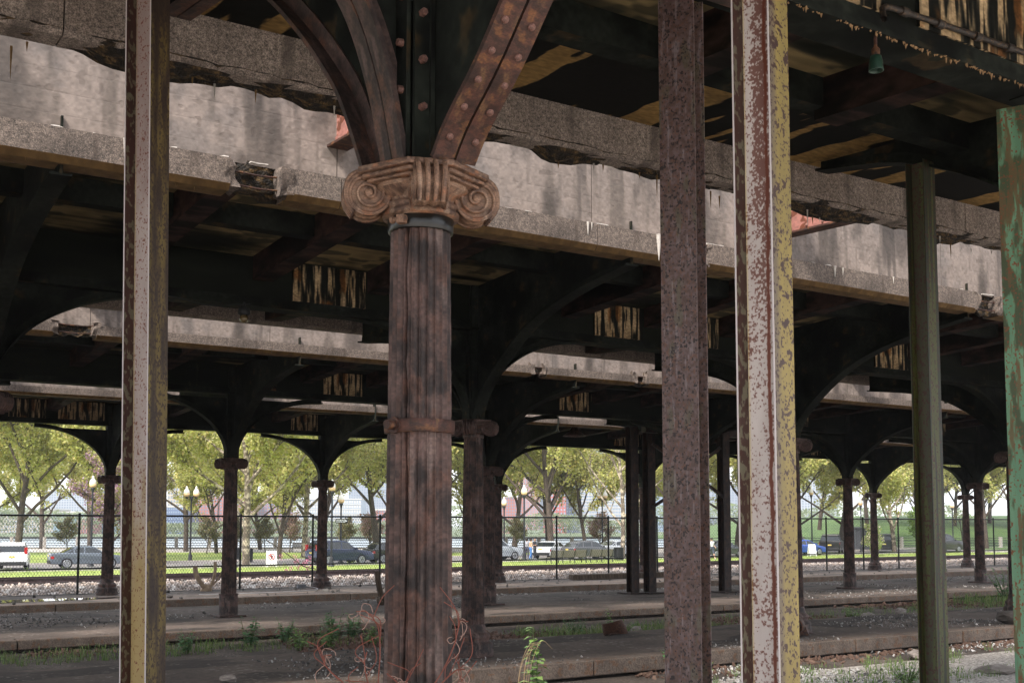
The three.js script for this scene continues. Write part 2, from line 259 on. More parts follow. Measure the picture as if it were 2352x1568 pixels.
// ---- smoke duct walls: a lip below, a board-marked wall above, open to the sky between
const ductWho = [['spalled aggregate edge of the first smoke slot with a crumbling underside', 'pale board marked concrete wall of the first smoke slot'], ['front concrete edge of the second smoke slot', 'pale concrete wall of the second smoke slot'], ['front concrete edge of the third smoke slot', 'pale concrete wall of the third smoke slot'], ['concrete roof edge over the open side before the cracked fluted column']];
const WALLTOP = 8.35;
const ducts = [];
MID.forEach((m, i) => {
  const ua = Math.max(rowU[i][0], -8), ub = Math.min(rowU[i][1], rowU[i + 1][1]);
  // near wall
  const n = thing('smoke_duct_wall', ductWho[i][0], 'duct wall'), a = m - HALF; n.userData.kind = 'thing';
  const rr = rng(500 + i);
  const cut = (name, u0, u1, fn, mat, th, gaps = []) => { let u = u0; while (u < u1 - .01) { const L = BAY / 2; let e = Math.min(Math.ceil((u - 6.1 + .001) / L) * L + 6.1, u1); const g = gaps.find(([p, q]) => u < q && e > p); if (g) { if (u >= g[0] - .01) { u = g[1]; continue; } e = g[0]; } obj(name, fn(u + .006, e - .006), mat, th); u = e; } };
  const gaps = [[[4.68, 5.38], [11.9, 12.25], [19.0, 19.7]], [[5.35, 6.2], [17.4, 17.85], [20.9, 21.4]], [[30.2, 30.8]]][i];
  cut('lip', ua, ub, (p, q) => prism([[a, 6.33], [a + .04, 6.3], [a + .3, 6.3], [a + .36, 6.35], [a + .36, 6.78], [a, 6.78]], p, q), M.aggregateLit, n);
  cut('wall_panel', ua, ub, (p, q) => prism([[a + .08, 6.782], [a + .27, 6.782], [a + .27, WALLTOP], [a + .08, WALLTOP]], p, q), M.board, n);
  // far wall
  const led = i ? 6.46 : 6.57, f = thing('smoke_duct_wall', ductWho[i][1], 'duct wall'), b = m + HALF; f.userData.kind = 'thing';
  cut('lip', ua, ub, (p, q) => prism([[b - .02, 6.26], [b + .04, 6.2], [b + .36, 6.2], [b + .36, 6.76], [b + .16, 6.76], [b + .16, led], [b - .02, led]], p, q), M.aggregate, f, gaps);
  for (const [p, q] of gaps) {                                // bites broken out of the lip: a hollow of fractured concrete with bare bars
    const g = new THREE.BoxGeometry(q - p + .1, .36, .2, 14, 7, 5); g.translate((p + q) / 2, 6.42, -(b + .26)); obj('broken_hollow', uvm(jitter(g, .07, 640 + i, 8)), M.crumb, f);
    for (const s of [p, q]) { const k = new THREE.BoxGeometry(.14, .3, .3, 5, 6, 5); k.translate(s, 6.39, -(b + .13)); obj('fractured_end', uvm(jitter(k, .045, 650 + i, 9)), M.aggregate, f); }
    for (const y of [6.3, 6.46]) obj('reinforcing_bar', uvm(tube([V(p - .1, y, -(b + .06)), V((p + q) / 2, y - .03, -(b + .04)), V(q + .1, y + .01, -(b + .07))], .012, 10, 6)), M.rustDark, f);
  }
  cut('wall_panel', ua, ub, (p, q) => prism([[b + .12, led + .002], [b + .3, led + .002], [b + .3, WALLTOP], [b + .12, WALLTOP]], p, q), M.board, f);
  cut('soffit_edge', ua, ub, (p, q) => prism([[b - .028, 6.262], [b + .04, 6.19], [b + .3, 6.185], [b + .3, 6.199], [b + .041, 6.199], [b - .022, 6.264]], p, q), M.ochre, f, gaps);
  ducts.push({ n, f, a, b, ua, ub });
});
{ const t = thing('smoke_duct_wall', ductWho[3][0], 'duct wall'), a = ROW[0] - 4.5; t.userData.kind = 'thing'; obj('lip', prism([[a - .3, 6.3], [a - .002, 6.3], [a - .002, 6.78], [a - .3, 6.78]], -13, 27), M.aggregate, t); obj('wall_panel', prism([[a - .2, 6.782], [a - .02, 6.782], [a - .02, 8.0], [a - .2, 8.0]], -13, 27), M.board, t); }
// ragged, crumbling undersides of near lips; the rear ones paint a dark shadow line
ducts.forEach(({ n, a, ua, ub }, i) => {
  const L = i ? .5 : .12; const nu = Math.floor((Math.min(ub, i ? ub : 26) - ua) / L), nv = 7, pos = [], idx = [], uv = [];
  for (let k = 0; k <= nu; k++) for (let j = 0; j <= nv; j++) {
    const u = ua + k * L, t = j / nv, amp = i ? .3 : 1, rag = fbm(u / 40 + .5, .3, 60, 4, 4, 601 + i);
    const dep = (.03 + .12 * sst(.3, .75, rag)) * amp, rough = amp * .07 * (vn(u * 7, j * 1.3, 4096, 64, 611) - .5) + amp * .05 * (vn(u * 19, j * 2.1, 4096, 64, 617) - .5);
    const y = 6.345 + .03 * amp * (vn(u * 5, 0, 4096, 4, 620) - .5) - Math.sin(t * Math.PI * .62) * dep + rough * (j && j < nv ? 1 : .2), w = a - .012 * amp + t * .34 + (j && j < nv ? rough * .6 : 0);
    pos.push(u, y, -w); uv.push(u, t * .4);
  }
  for (let k = 0; k < nu; k++) for (let j = 0; j < nv; j++) { const p = k * (nv + 1) + j, q = p + nv + 1; idx.push(p, p + 1, q, q, p + 1, q + 1); }
  const g = new THREE.BufferGeometry(); g.setAttribute('position', new THREE.Float32BufferAttribute(pos, 3)); g.setAttribute('uv', new THREE.Float32BufferAttribute(uv, 2)); g.setIndex(idx); g.computeVertexNormals();
  const mm = M.crumb.clone(); mm.side = THREE.DoubleSide; obj('crumbling_shaded_underside', g, mm, n);
});
// tie girders that cross the slots at mid bay
const tieWho = ['first', 'second', 'third'];
MID.forEach((m, i) => {
  for (let n = -1; n < 8; n++) {
    const u = 6.1 + BAY * n; if (u < ducts[i].ua || u > ducts[i].ub) continue; if (i === 0 && n < 0) continue;
    const t = thing('tie_girder', `rusted riveted tie girder crossing the ${tieWho[i]} smoke slot`, 'girder', [u, 0, -m], 0, `tie girders crossing the ${tieWho[i]} smoke slot`);
    const w0 = -HALF + .3, w1 = HALF + .12, N = 10, low = w => 6.9 + .1 * ((w - w0) / (w1 - w0));
    const poly = []; for (let k = 0; k <= N; k++) { const w = w0 + (w1 - w0) * k / N; poly.push([w, low(w)]); }
    obj('web', prism([...poly, [w1, 7.75], [w0, 7.75]], -.012, .012), M.pink, t);
    for (const s of [-1, 1]) obj('angle', prism([...poly.map(([w, y]) => [w, y + .001]), ...poly.map(([w, y]) => [w, y + .12]).reverse()], s > 0 ? .013 : -.028, s > 0 ? .028 : -.013), M.pink, t);
    obj('flange', prism([...poly.map(([w, y]) => [w, y - .03]), ...poly.map(([w, y]) => [w, y]).reverse()], -.14, .14), M.rustDark, t);
    if (i === 0) for (let k = 0; k < 9; k++) { const w = w0 + .25 + k * .33, g = new THREE.SphereGeometry(.026, 8, 5, 0, 6.3, 0, 1.5); g.rotateZ(Math.PI / 2); g.translate(-.028, low(w) + .07, -w); obj('rivet', g, M.rivet, t); }
  }
});
// ---------- columns ----------
const CAP = 4.11;
function shaftGeo(r0, r1, y0, y1, nf, around, up, crack) {    // reeded shaft; r0 at the foot
  const pos = [], uv = [], idx = [];
  for (let j = 0; j <= up; j++) {
    const t = j / up, y = y0 + (y1 - y0) * t, R = r0 + (r1 - r0) * Math.pow(t, 1.15);
    for (let i = 0; i <= around; i++) {
      const th = i / around * Math.PI * 2, ph = th * nf / (2 * Math.PI), f = Math.abs((ph - Math.floor(ph)) * 2 - 1);
      let r = R - .019 * (R / .17) * Math.sqrt(Math.max(0, 1 - (f / .88) * (f / .88)));
      if (crack) {
        const c = crack.th + .05 * (fbm(t, .2, 9, 2, 4, 711) - .5) * 2 + .05 * Math.sin(t * 9), dth = Math.abs(((th - c + Math.PI) % (2 * Math.PI) + 2 * Math.PI) % (2 * Math.PI) - Math.PI) * R, wd = .003 + .007 * vn(t * 40, 0, 64, 4, 713) * (t > .55 ? 1 : .55);
        if (dth < wd) r -= .03 * (1 - dth / wd * .6);
        r += .0016 * (fbm(i / around, t, 60, 120, 2, 715) - .5) * 2;
      }
      pos.push(r * Math.cos(th), y, r * Math.sin(th)); uv.push(i / around * 1.1, y);
    }
  }
  for (let j = 0; j < up; j++) for (let i = 0; i < around; i++) { const p = j * (around + 1) + i, q = p + around + 1; idx.push(p, q, p + 1, p + 1, q, q + 1); }
  const g = new THREE.BufferGeometry(); g.setAttribute('position', new THREE.Float32BufferAttribute(pos, 3)); g.setAttribute('uv', new THREE.Float32BufferAttribute(uv, 2)); g.setIndex(idx); g.computeVertexNormals(); return g;
}
function voluteGeo(fine) {                                    // scroll whose axis is local z, out along +x
  const R = .118, prof = [], T = .085;
  for (let k = 0; k <= 24; k++) { const z = -T + 2 * T * k / 24; const e = Math.abs(z) / T; prof.push([R * (1 - .10 * (1 - e)) - .012 * Math.abs(Math.sin(k / 24 * Math.PI * 3)) * (e < .98 ? 1 : 0), z]); }
  const g = lathe([[.001, -T + .014], [R * .8, -T + .014], [R * .88, -T], ...prof, [R * .88, T], [R * .8, T - .014], [.001, T - .014]], fine ? 40 : 18); g.rotateX(Math.PI / 2);
  const out = [g];
  for (const s of [-1, 1]) {
    const pts = []; for (let k = 0; k <= 70; k++) { const t = k / 70, a = Math.PI / 2 + t * Math.PI * 2 * 2.6, r = R * .93 * Math.pow(1 - t, .8) + .012; pts.push(V(r * Math.cos(a), r * Math.sin(a), s * (T - .006 + .012 * t))); }
    out.push(tube(pts, .0092, fine ? 110 : 40, fine ? 7 : 4));
    const e = new THREE.SphereGeometry(.024, 12, 8); e.scale(1, 1, .7); e.translate(0, 0, s * (T + .002)); out.push(e);
  }
  // band that runs from the volute up under the abacus, ribbed like the cushion
  for (let k = 0; k < 4; k++) { const z = -T * .8 + k * T * 1.6 / 3; out.push(tube([V(.075, -.098, z * .86), V(.112, -.04, z * .9), V(.115, .03, z * .95), V(.095, .085, z), V(.05, .112, z * 1.05), V(-.03, .12, z * 1.1), V(-.1, .12, z * 1.1)], .0135, fine ? 16 : 6, fine ? 8 : 5)); }
  return merge(out.map(q => uvm(q)));
}
const VOL_FINE = voluteGeo(true), VOL = voluteGeo(false);
function octo(r, y0, y1, cut = .62) { // octagonal abacus slab with a bevelled edge
  const pts = []; for (let k = 0; k < 8; k++) { const a = (k + .5) * Math.PI / 4 + (k % 2 ? .06 : -.06); pts.push(new THREE.Vector2(r * Math.cos(a), r * Math.sin(a))); }
  const g = new THREE.ExtrudeGeometry(new THREE.Shape(pts), { depth: y1 - y0 - .02, bevelEnabled: true, bevelThickness: .01, bevelSize: .012, bevelSegments: 2 });
  g.rotateX(-Math.PI / 2); g.translate(0, y0 + .01, 0); return uvm(g);
}
const ARM = [[.14, 4.11], [.2, 4.27], [.34, 4.5], [.6, 4.75], [1, 5.06], [1.5, 5.37], [2, 5.6], [3, 5.87], [4, 6.02], [4.42, 6.07]];
const ARMH = [[.14, 4.11], [.24, 4.35], [.45, 4.62], [.75, 4.95], [1.04, 5.2], [1.44, 5.52], [2, 5.9], [2.6, 6.2], [3.2, 6.42], [4.3, 6.6]];
const ARMW = [[.4, 4.11], [.5, 4.3], [.6, 4.47], [.79, 4.76], [1.04, 5.03], [1.44, 5.4], [2, 5.84], [2.6, 6.18], [3.2, 6.4], [4.3, 6.58]];
const ARMC = [[.34, 4.1], [.45, 4.22], [.75, 4.45], [1.04, 4.72], [1.4, 5.05], [1.8, 5.4], [2.4, 5.8], [3.2, 6.2], [4.3, 6.5]];
const LONGS = [[.16, 4.1], [.2, 4.3], [.27, 4.6], [.42, 4.97], [.7, 5.3], [1.2, 5.55], [1.9, 5.67], [2.5, 5.69]];
const LONG = (() => { const p = []; for (let k = 0; k <= 14; k++) { const a = k / 14 * Math.PI / 2; p.push([.14 + 2.4 * (1 - Math.cos(a)), 4.11 + 1.58 * Math.sin(a)]); } return p; })();
function smoothPts(p, n) { const c = new THREE.CatmullRomCurve3(p.map(([x, y]) => V(x, y, 0))); return c.getPoints(n).map(q => [q.x, q.y]); }
function strip(pts, z0, z1, th) {                             // ribbon along pts (x, y), from z0 to z1, th thick upward
  const pos = [], idx = [], uv = []; let s = 0;
  pts.forEach(([x, y], i) => {
    const a = pts[Math.max(0, i - 1)], b = pts[Math.min(pts.length - 1, i + 1)], dx = b[0] - a[0], dy = b[1] - a[1], l = Math.hypot(dx, dy), nx = -dy / l, ny = dx / l;
    if (i) s += Math.hypot(x - pts[i - 1][0], y - pts[i - 1][1]);
    for (const [o, z, v] of [[0, z0, 0], [0, z1, z1 - z0], [th, z1, z1 - z0 + th], [th, z0, -th]]) { pos.push(x + nx * o, y + ny * o, z); uv.push(v, s); }
  });
  for (let i = 0; i < pts.length - 1; i++) for (let k = 0; k < 4; k++) { const p = i * 4 + k, q = i * 4 + (k + 1) % 4; idx.push(p, q, p + 4, q, q + 4, p + 4); }
  const e = (pts.length - 1) * 4; idx.push(0, 2, 1, 0, 3, 2, e, e + 1, e + 2, e, e + 2, e + 3);
  let g = new THREE.BufferGeometry(); g.setAttribute('position', new THREE.Float32BufferAttribute(pos, 3)); g.setAttribute('uv', new THREE.Float32BufferAttribute(uv, 2)); g.setIndex(idx); g = g.toNonIndexed(); g.computeVertexNormals(); return g;
}
function bracketParts(kind, fine) {                           // local: x outward from the column, z across
  const pts = smoothPts({ arm: ARM, high: ARMH, armw: ARMW, armc: ARMC, long: LONG, longs: LONGS }[kind], fine ? 40 : 22), last = pts[pts.length - 1];
  const topY = !kind.startsWith('long') ? x => H_C - .01 + x * slope : () => H_G - .004;
  const sh = new THREE.Shape(); sh.moveTo(.1, pts[0][1]); pts.forEach(([x, y]) => sh.lineTo(x, y + .02)); sh.lineTo(last[0], topY(last[0])); sh.lineTo(.1, topY(.1));
  const web = new THREE.ExtrudeGeometry(sh, { depth: .024, bevelEnabled: false }); web.translate(0, 0, -.012);
  const flange = fine ? [strip(pts, -.125, -.007, .03), strip(pts, .007, .125, .03)] : [strip(pts, -.12, .12, .03)];
  const angle = pts.map(([x, y]) => [x, y]); const lift = (o) => angle.map(([x, y], i) => { const a = pts[Math.max(0, i - 1)], b = pts[Math.min(pts.length - 1, i + 1)], l = Math.hypot(b[0] - a[0], b[1] - a[1]); return [x - (b[1] - a[1]) / l * o, y + (b[0] - a[0]) / l * o]; });
  return { web: uvm(web), flange: merge(flange), angle: merge([strip(lift(.03), -.026, -.013, .1), strip(lift(.03), .013, .026, .1)]), pts };
}
const BR = { high: bracketParts('high', false), armwF: bracketParts('armw', true), armcF: bracketParts('armc', true), longsF: bracketParts('longs', true), arm: bracketParts('arm', false), long: bracketParts('long', false) };
function rivetGeo(r) { const g = new THREE.SphereGeometry(r, 12, 7, 0, Math.PI * 2, 0, Math.PI * .5); g.scale(1, .8, 1); return uvm(g); }
const RIV = rivetGeo(.02);
function addBracket(t, kind, dir, fine, web, fl) {            // dir: angle in the ground plane, 0 = +u, 90 = away (+w)
  const B = BR[kind + (fine ? 'F' : '')], m = obj('arched_bracket', B.web, web, t); m.rotation.y = dir;
  obj('bracket_flange', B.flange, fl, m); obj('bracket_angle', B.angle, fine ? fl : web, m); return [m, B];
}
function makeColumn(kind, label, group, fine) {
  const t = thing('fluted_column', label, 'column', [0, 0, 0], 0, group); t.userData.kind = 'thing'; const body = fine ? M.rustMain : M.rustFar, capm = fine ? M.rustCap : M.rustFar;
  const r0 = fine ? .182 : .205, r1 = fine ? .158 : .168;
  if (kind === 'sleeve') {
    obj('base_plate', rbx(-.36, .36, 0, .05, -.36, .36, .012), M.rustFar, t);
    obj('sleeve', uvm(lathe([[.26, .05], [.245, .06], [.24, .5], [.235, .56], [.252, .565], [.252, .59], [.2, .6]], 28)), M.rustFar, t);
    obj('shaft', shaftGeo(.2, r1, .59, 3.84, 24, 240, 8), body, t);
  } else {
    obj('base', uvm(lathe([[.36, 0], [.365, .02], [.365, .11], [.34, .13], [.352, .17], [.345, .22], [.315, .25], [.29, .27], [.288, .30], [.305, .33], [.3, .37], [.262, .40], [.235, .43], [.225, .5], [.21, .55]], 32)), body, t);
    obj('shaft', shaftGeo(r0, r1, .5, 3.84, 24, fine ? 576 : 240, fine ? 330 : 8, fine ? { th: 2.54 } : null), body, t);
  }
  const neck = obj('neck_band', uvm(lathe([[.15, 3.8], [fine ? .172 : .186, 3.802], [fine ? .174 : .188, 3.87], [.15, 3.872]], 40)), fine ? M.wet : M.rustFar, t);
  const cap = obj('capital', uvm(lathe([[.165, 3.868], [.2, 3.875], [.205, 3.9], [.19, 3.912], [.195, 3.925], [.2, 3.94], [.18, 3.95], [.185, 3.965], [.25, 4.01], [.26, 4.05], [.235, 4.09], [.22, 4.12]], 40)), capm, t);
  const turn = fine ? 1.204 : Math.PI / 4;
  const ab = obj('abacus', [octo(.35, 4.075, CAP), octo(.325, 4.05, 4.075), octo(.3, 4.03, 4.05)], capm, cap); ab.rotation.y = turn;
  for (let k = 0; k < 4; k++) { const v = obj('volute', fine ? VOL_FINE : VOL, capm, cap), a = turn + k * Math.PI / 2; const vr = fine ? .283 : .3; v.position.set(vr * Math.cos(a), fine ? 3.982 : 3.965, -vr * Math.sin(a)); v.rotation.y = a; if (!fine) v.scale.setScalar(1.15); }
  const st = [bx(-.015, .015, CAP, H_C, -.15, .15), bx(-.15, .15, CAP, H_C, -.015, .015)];
  for (const s of [-1, 1]) { st.push(bx(-.13, .13, CAP, H_C, s * .15 - .012, s * .15 + .012), bx(s * .15 - .012, s * .15 + .012, CAP, H_C, -.128, .128)); for (const q of [-1, 1]) st.push(bx(q * .02, q * .045, CAP, H_C, s * .162, s * .18)); }
  obj('stem', st, M.soot, t);
  return t;
}
function dress(t, fine, arms = [1, 1, 1, 1], armKind = 'arm') {
  [0, Math.PI / 2, Math.PI, -Math.PI / 2].forEach((d, k) => { if (!arms[k]) return; addBracket(t, k % 2 ? armKind : 'long', d, fine, fine ? M.soot : M.soot, fine ? M.rustArch : M.soot); });
}
// the cracked column in front
const mainCol = makeColumn('torus', 'rusty reeded iron column with cracked shaft and scrolled capital, clamped by bolted bands', null, true);
mainCol.position.set(2.95, 0, -5.3);
{
  const t = mainCol;
  [0, Math.PI / 2, Math.PI, -Math.PI / 2].forEach((d, k) => {
    const [m, B] = addBracket(t, ['longs', 'armw', 'longs', 'armc'][k], d, true, M.soot, k === 3 ? M.rustDark : M.rustArch);
    if (k === 3) {                                           // two rows of rivet heads on the soffit that faces the camera
      let s = 0; for (let i = 1; i < B.pts.length - 1; i++) {
        const a = B.pts[i - 1], b = B.pts[i], l = Math.hypot(b[0] - a[0], b[1] - a[1]); s += l; if (s < .125) continue; s = 0; if (b[1] > 5.7) break;
        for (const z of [-.075, .075]) { const r = obj('rivet', RIV, M.rivet, m); r.position.set(b[0] + .0, b[1], z + 0); const n = V((b[1] - a[1]) / l, -(b[0] - a[0]) / l, 0); r.quaternion.setFromUnitVectors(V(0, 1, 0), n); r.position.addScaledVector(n, .001); }
      }
    }
    if (k === 1) for (let i = 4; i < 30; i += 4) for (const z of [-1]) { const [x, y] = B.pts[i], b = B.pts[i + 1], l = Math.hypot(b[0] - x, b[1] - y); const r = obj('rivet', RIV, M.rivet, m); r.position.set(x - (b[1] - y) / l * .09, y + (b[0] - x) / l * .09, .027); r.rotation.x = Math.PI / 2; }
  });
  // bolts on the stem faces towards the camera
  for (let k = 0; k < 7; k++) for (const [x, z, rx, rz] of [[-.09, .163, Math.PI / 2, 0], [.09, .163, Math.PI / 2, 0], [-.163, .085, 0, Math.PI / 2], [-.163, -.085, 0, Math.PI / 2]]) {
    const g = obj('bolt', boltGeo(), M.rivet, t); g.position.set(x, 4.42 + k * .25 + (z === .085 || x < -.1 ? .1 : 0), z); g.rotation.set(rx, k * .7, 0); if (rz) g.rotation.set(0, 0, rz);
  }
  const band = obj('clamp_band', uvm(lathe([[.158, 2.745], [.183, 2.747], [.185, 2.812], [.158, 2.814]], 48)), M.rustDark, t);
  const bolt = obj('bolt', [uvm(new THREE.CylinderGeometry(.042, .042, .02, 18)), (() => { const g = new THREE.CylinderGeometry(.026, .026, .05, 6); g.translate(0, .03, 0); return uvm(g); })()], M.rustDark, t);
  const aim = (o, th, r, y) => { o.position.set(r * Math.cos(th), y, r * Math.sin(th)); o.quaternion.setFromUnitVectors(V(0, 1, 0), V(Math.cos(th), 0, Math.sin(th))); };
  aim(bolt, 2.85, .182, 2.78);
  const lug = obj('clamp_lug', [bx(-.03, .03, 0, .05, -.03, .03), (() => { const g = new THREE.CylinderGeometry(.018, .018, .13, 8); g.rotateX(Math.PI / 2); g.translate(0, .035, .02); return uvm(g); })(), (() => { const g = new THREE.CylinderGeometry(.028, .028, .025, 6); g.rotateX(Math.PI / 2); g.translate(0, .035, .07); return uvm(g); })()], M.rustCap, t);
  { const th = 2.6, rad_ = V(Math.cos(th), 0, Math.sin(th)), tan = V(-Math.sin(th), 0, Math.cos(th)); lug.position.copy(rad_).multiplyScalar(.178).setY(3.835); lug.quaternion.setFromRotationMatrix(new THREE.Matrix4().makeBasis(rad_.clone().cross(tan), rad_, tan)); lug.scale.setScalar(.72); }
}
function boltGeo() { const g = new THREE.CylinderGeometry(.02, .022, .03, 6); g.translate(0, .015, 0); return uvm(g); }
// rows behind
const next = makeColumn('torus', 'dark reeded column of the front row beyond the mint green post', null); dress(next, false, [1, 1, 1, 1], 'high'); next.position.set(2.95 + BAY, 0, -ROW[0]);
const torus = makeColumn('torus', 'dark reeded iron column on a moulded round base, first row beyond the smoke slot', 'torus based columns of the first row behind'); dress(torus, false);
torus.position.set(U0 + BAY, 0, -ROW[1]); torus.userData.label = 'dark reeded column just behind the cracked column, on a moulded round base';
[[0, 'dark reeded column carrying the arched bracket beside the yellow edged steel post'], [2, 'dark reeded column behind the cream and rust steel post'], [3, 'dark reeded column beside the mint green steel post']].forEach(([n, l]) => copyOf(torus, [U0 + BAY * n, 0, -ROW[1]], 0, l));
const sleeve = makeColumn('sleeve', 'dark reeded column on a square plate with a plain foot sleeve', 'sleeve footed columns of the middle row'); dress(sleeve, false);
sleeve.position.set(U0 + BAY, PLAT[2], -ROW[2]); for (let n = 0; n < 7; n++) if (n !== 1) copyOf(sleeve, [U0 + BAY * n, PLAT[2], -ROW[2]], 0);
const outer = makeColumn('torus', 'dark reeded column on a moulded round base beside the chain link fence', 'columns of the outermost row beside the fence'); dress(outer, false, [1, 0, 1, 1]);
outer.position.set(U0 + BAY, PLAT[3], -ROW[3]); for (let n = 0; n < 9; n++) if (n !== 1) copyOf(outer, [U0 + BAY * n, PLAT[3], -ROW[3]], 0);

// ---------- steel shoring posts in front ----------
function paint(w, h, fn, my) { return surf(w, h, fn, 1, my, .003, { roughness: .55 }); }
const PH = 8.4;
const specks = (u, v, fu, fv, s, lo, hi) => sst(lo, hi, fbm(u, v, Math.round(fu * .6), Math.round(fu * 17), 3, s));
const P = {
  cream: paint(256, 2048, (u, v) => { // cream paint, rust line and rust pepper, yellow margins
    const n = fbm(u, v, 4, 30, 4, 801), edge = .72 + .06 * (fbm(.5, v, 2, 140, 4, 805) - .5) * 2; let c = mix([176, 160, 154], [202, 188, 180], n);
    c = mix(c, [178, 150, 80], Math.max(sst(.14, .02, u) * .8, sst(.84, .96, u) * .75, sst(.34, .2, v + .12 * (n - .5)) * .7)); c = mix(c, [128, 104, 98], sst(.5, .62, v + .2 * (n - .5)) * .5); c = mix(c, [108, 54, 34], sst(.055, .025, Math.abs(u - edge) + .04 * (fbm(u, v, 10, 320, 3, 807) - .5)));
    c = mix(c, [116, 62, 48], specks(u, v, 40, 320, 811, .6 + .14 * fbm(u, v, 2, 8, 2, 812), .72) * (u < .75 ? .9 : .4)); return [...c, .5]; }, PH),
  creamRust: paint(256, 2048, (u, v) => { // white and rust in broad patches
    const n = fbm(u, v, 4, 30, 4, 821), b = fbm(u, v, 3, 60, 4, 823); let c = mix([190, 178, 172], [214, 204, 198], n); const mid = sst(.3, .12, Math.abs(u - .5));
    c = mix(c, [116, 76, 66], sst(.5, .6, fbm(u, v, 22, 800, 3, 825) * .62 + b * .36 + .16 * sst(.3, .6, v) * mid - .02) * .9); c = mix(c, [114, 58, 40], sst(.06, .02, Math.abs(u - .62 - .1 * (b - .5)) + .05 * (fbm(u, v, 10, 320, 3, 828) - .5))); c = mix(c, [206, 172, 62], sst(.12, .02, u) * .6 + sst(.8, .9, u + .12 * (b - .5)) * sst(.45, .55, fbm(u, v, 2, 9, 2, 829)) * .8); return [...c, .5]; }, PH),
  yellow: paint(256, 2048, (u, v) => { // yellow paint pitted with brown
    const n = fbm(u, v, 3, 16, 4, 831); let c = mix([112, 98, 56], [148, 128, 64], n); c = mix(c, [92, 80, 72], sst(.62, .95, u + .3 * (n - .5)) * .8); c = mix(c, [56, 34, 28], sst(.64, .69, fbm(u, v, 6, 300, 3, 835))); c = mix(c, [62, 40, 34], sst(.68, .72, fbm(u, v, 14, 700, 2, 837))); return [...c, .5]; }, PH),
  olive: paint(256, 2048, (u, v) => { const n = fbm(u, v, 4, 24, 5, 841); let c = mix([60, 46, 36], [116, 98, 52], sst(.3, .7, n)); c = mix(c, [132, 118, 46], sst(.75, 1, u) * .5 * sst(.4, .6, fbm(u, v, 2, 14, 3, 844))); c = mix(c, [50, 34, 32], specks(u, v, 30, 240, 847, .52, .64) * .8); return [...c, .5]; }, PH),
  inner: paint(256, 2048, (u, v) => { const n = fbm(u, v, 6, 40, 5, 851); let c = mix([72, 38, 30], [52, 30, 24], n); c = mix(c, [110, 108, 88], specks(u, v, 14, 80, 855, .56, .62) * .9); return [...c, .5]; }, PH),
  violet: paint(256, 2048, (u, v) => { const n = fbm(u, v, 12, 430, 4, 861), b = fbm(u, v, 4, 12, 4, 863); let c = mix([76, 56, 50], [102, 84, 82], sst(.2, .8, n)); c = mix(c, [104, 66, 48], specks(u, v, 34, 110, 866, .6, .7) * .6); c = mix(c, [80, 90, 62], sst(.6, .75, fbm(u, v, 4, 40, 3, 869)) * .35); c = mix(c, [34, 24, 22], sst(.66, .72, fbm(u, v, 20, 700, 2, 868))); c = mix(c, [150, 146, 152], sst(.62, .8, fbm(u, v, 12, 60, 4, 870)) * .4); return [...c, .5]; }, PH),
  moss: paint(256, 2048, (u, v) => { const n = fbm(u, v, 5, 30, 4, 871); let c = mix([28, 32, 22], [52, 58, 38], n); c = mix(c, [94, 96, 40], sst(.5, .62, fbm(u, v, 6, 5, 3, 873)) * .7); c = mix(c, [66, 34, 26], specks(u, v, 24, 200, 875, .6, .68)); return [...c, .5]; }, PH),
  mossYellow: paint(256, 2048, (u, v) => { const n = fbm(u, v, 5, 30, 4, 881); let c = mix([74, 68, 58], [88, 88, 54], n); c = mix(c, [150, 140, 66], sst(.7, .95, u) * .8); c = mix(c, [104, 120, 52], sst(.55, .7, fbm(u, v, 3, 6, 3, 884)) * .5); c = mix(c, [84, 50, 44], specks(u, v, 20, 200, 885, .58, .66) * .9); return [...c, .5]; }, PH),
  mint: paint(512, 2048, (u, v) => { const n = fbm(u, v, 5, 24, 4, 891), b = fbm(u, v, 7, 30, 4, 895); let c = mix([76, 116, 88], [108, 146, 114], n); c = mix(c, [56, 62, 36], sst(.46, .62, fbm(u, v, 4, 40, 5, 893) + .5 * (v - .36)) * .85); c = mix(c, [92, 74, 44], sst(.54, .64, b) * .85); c = mix(c, [110, 62, 34], specks(u, v, 30, 240, 898, .64, .7)); return [...c, .5]; }, PH),
  tip: plain(0xc4bab8, .5),
};
function steelPost(label, [u, y0, w], size, phi, mats, top, flip = 1, lean = 0) {
  // phi: turn of the web normal to the left of the line to the camera (radians)
  const view = Math.atan2(-w, u);                            // heading from camera to post in (x, z)
  const t = thing('steel_post', label, 'steel post', [u, y0, -w]);
  const h = top - y0, a = size / 2, th = size * .045;
  const uvp = g => { const p = g.attributes.position, n = g.attributes.normal, q = g.attributes.uv; for (let i = 0; i < p.count; i++) q.setXY(i, (Math.abs(n.getX(i)) > .5 ? p.getZ(i) : p.getX(i)) / size + .5, p.getY(i)); return g; };
  // local x = flange normal, local z = web normal
  const box = (x0, x1, z0, z1) => uvp(rbx(x0, x1, 0, h, z0, z1, th * .3, 1));
  obj('web', box(-a + th, a - th, -th / 2, th / 2), mats[0], t);
  obj('flange', box(a - th, a, -a, a), mats[1], t); obj('flange', box(-a, -a + th, -a, a), mats[2], t);
  if (mats[3]) for (const x of [a - th / 2, -a + th / 2]) obj('flange_edge', bx(x - th * .42, x + th * .42, .01, h, a + .0005, a + .004), mats[3], t);
  const toCam = Math.atan2(-u, w);                           // rotation.y that turns local +z towards the camera
  const ax = V(u, 0, -w).normalize(); t.quaternion.setFromAxisAngle(ax, lean).multiply(new THREE.Quaternion().setFromAxisAngle(V(0, 1, 0), toCam + phi)); return t;
}
const rad = d => d * Math.PI / 180;
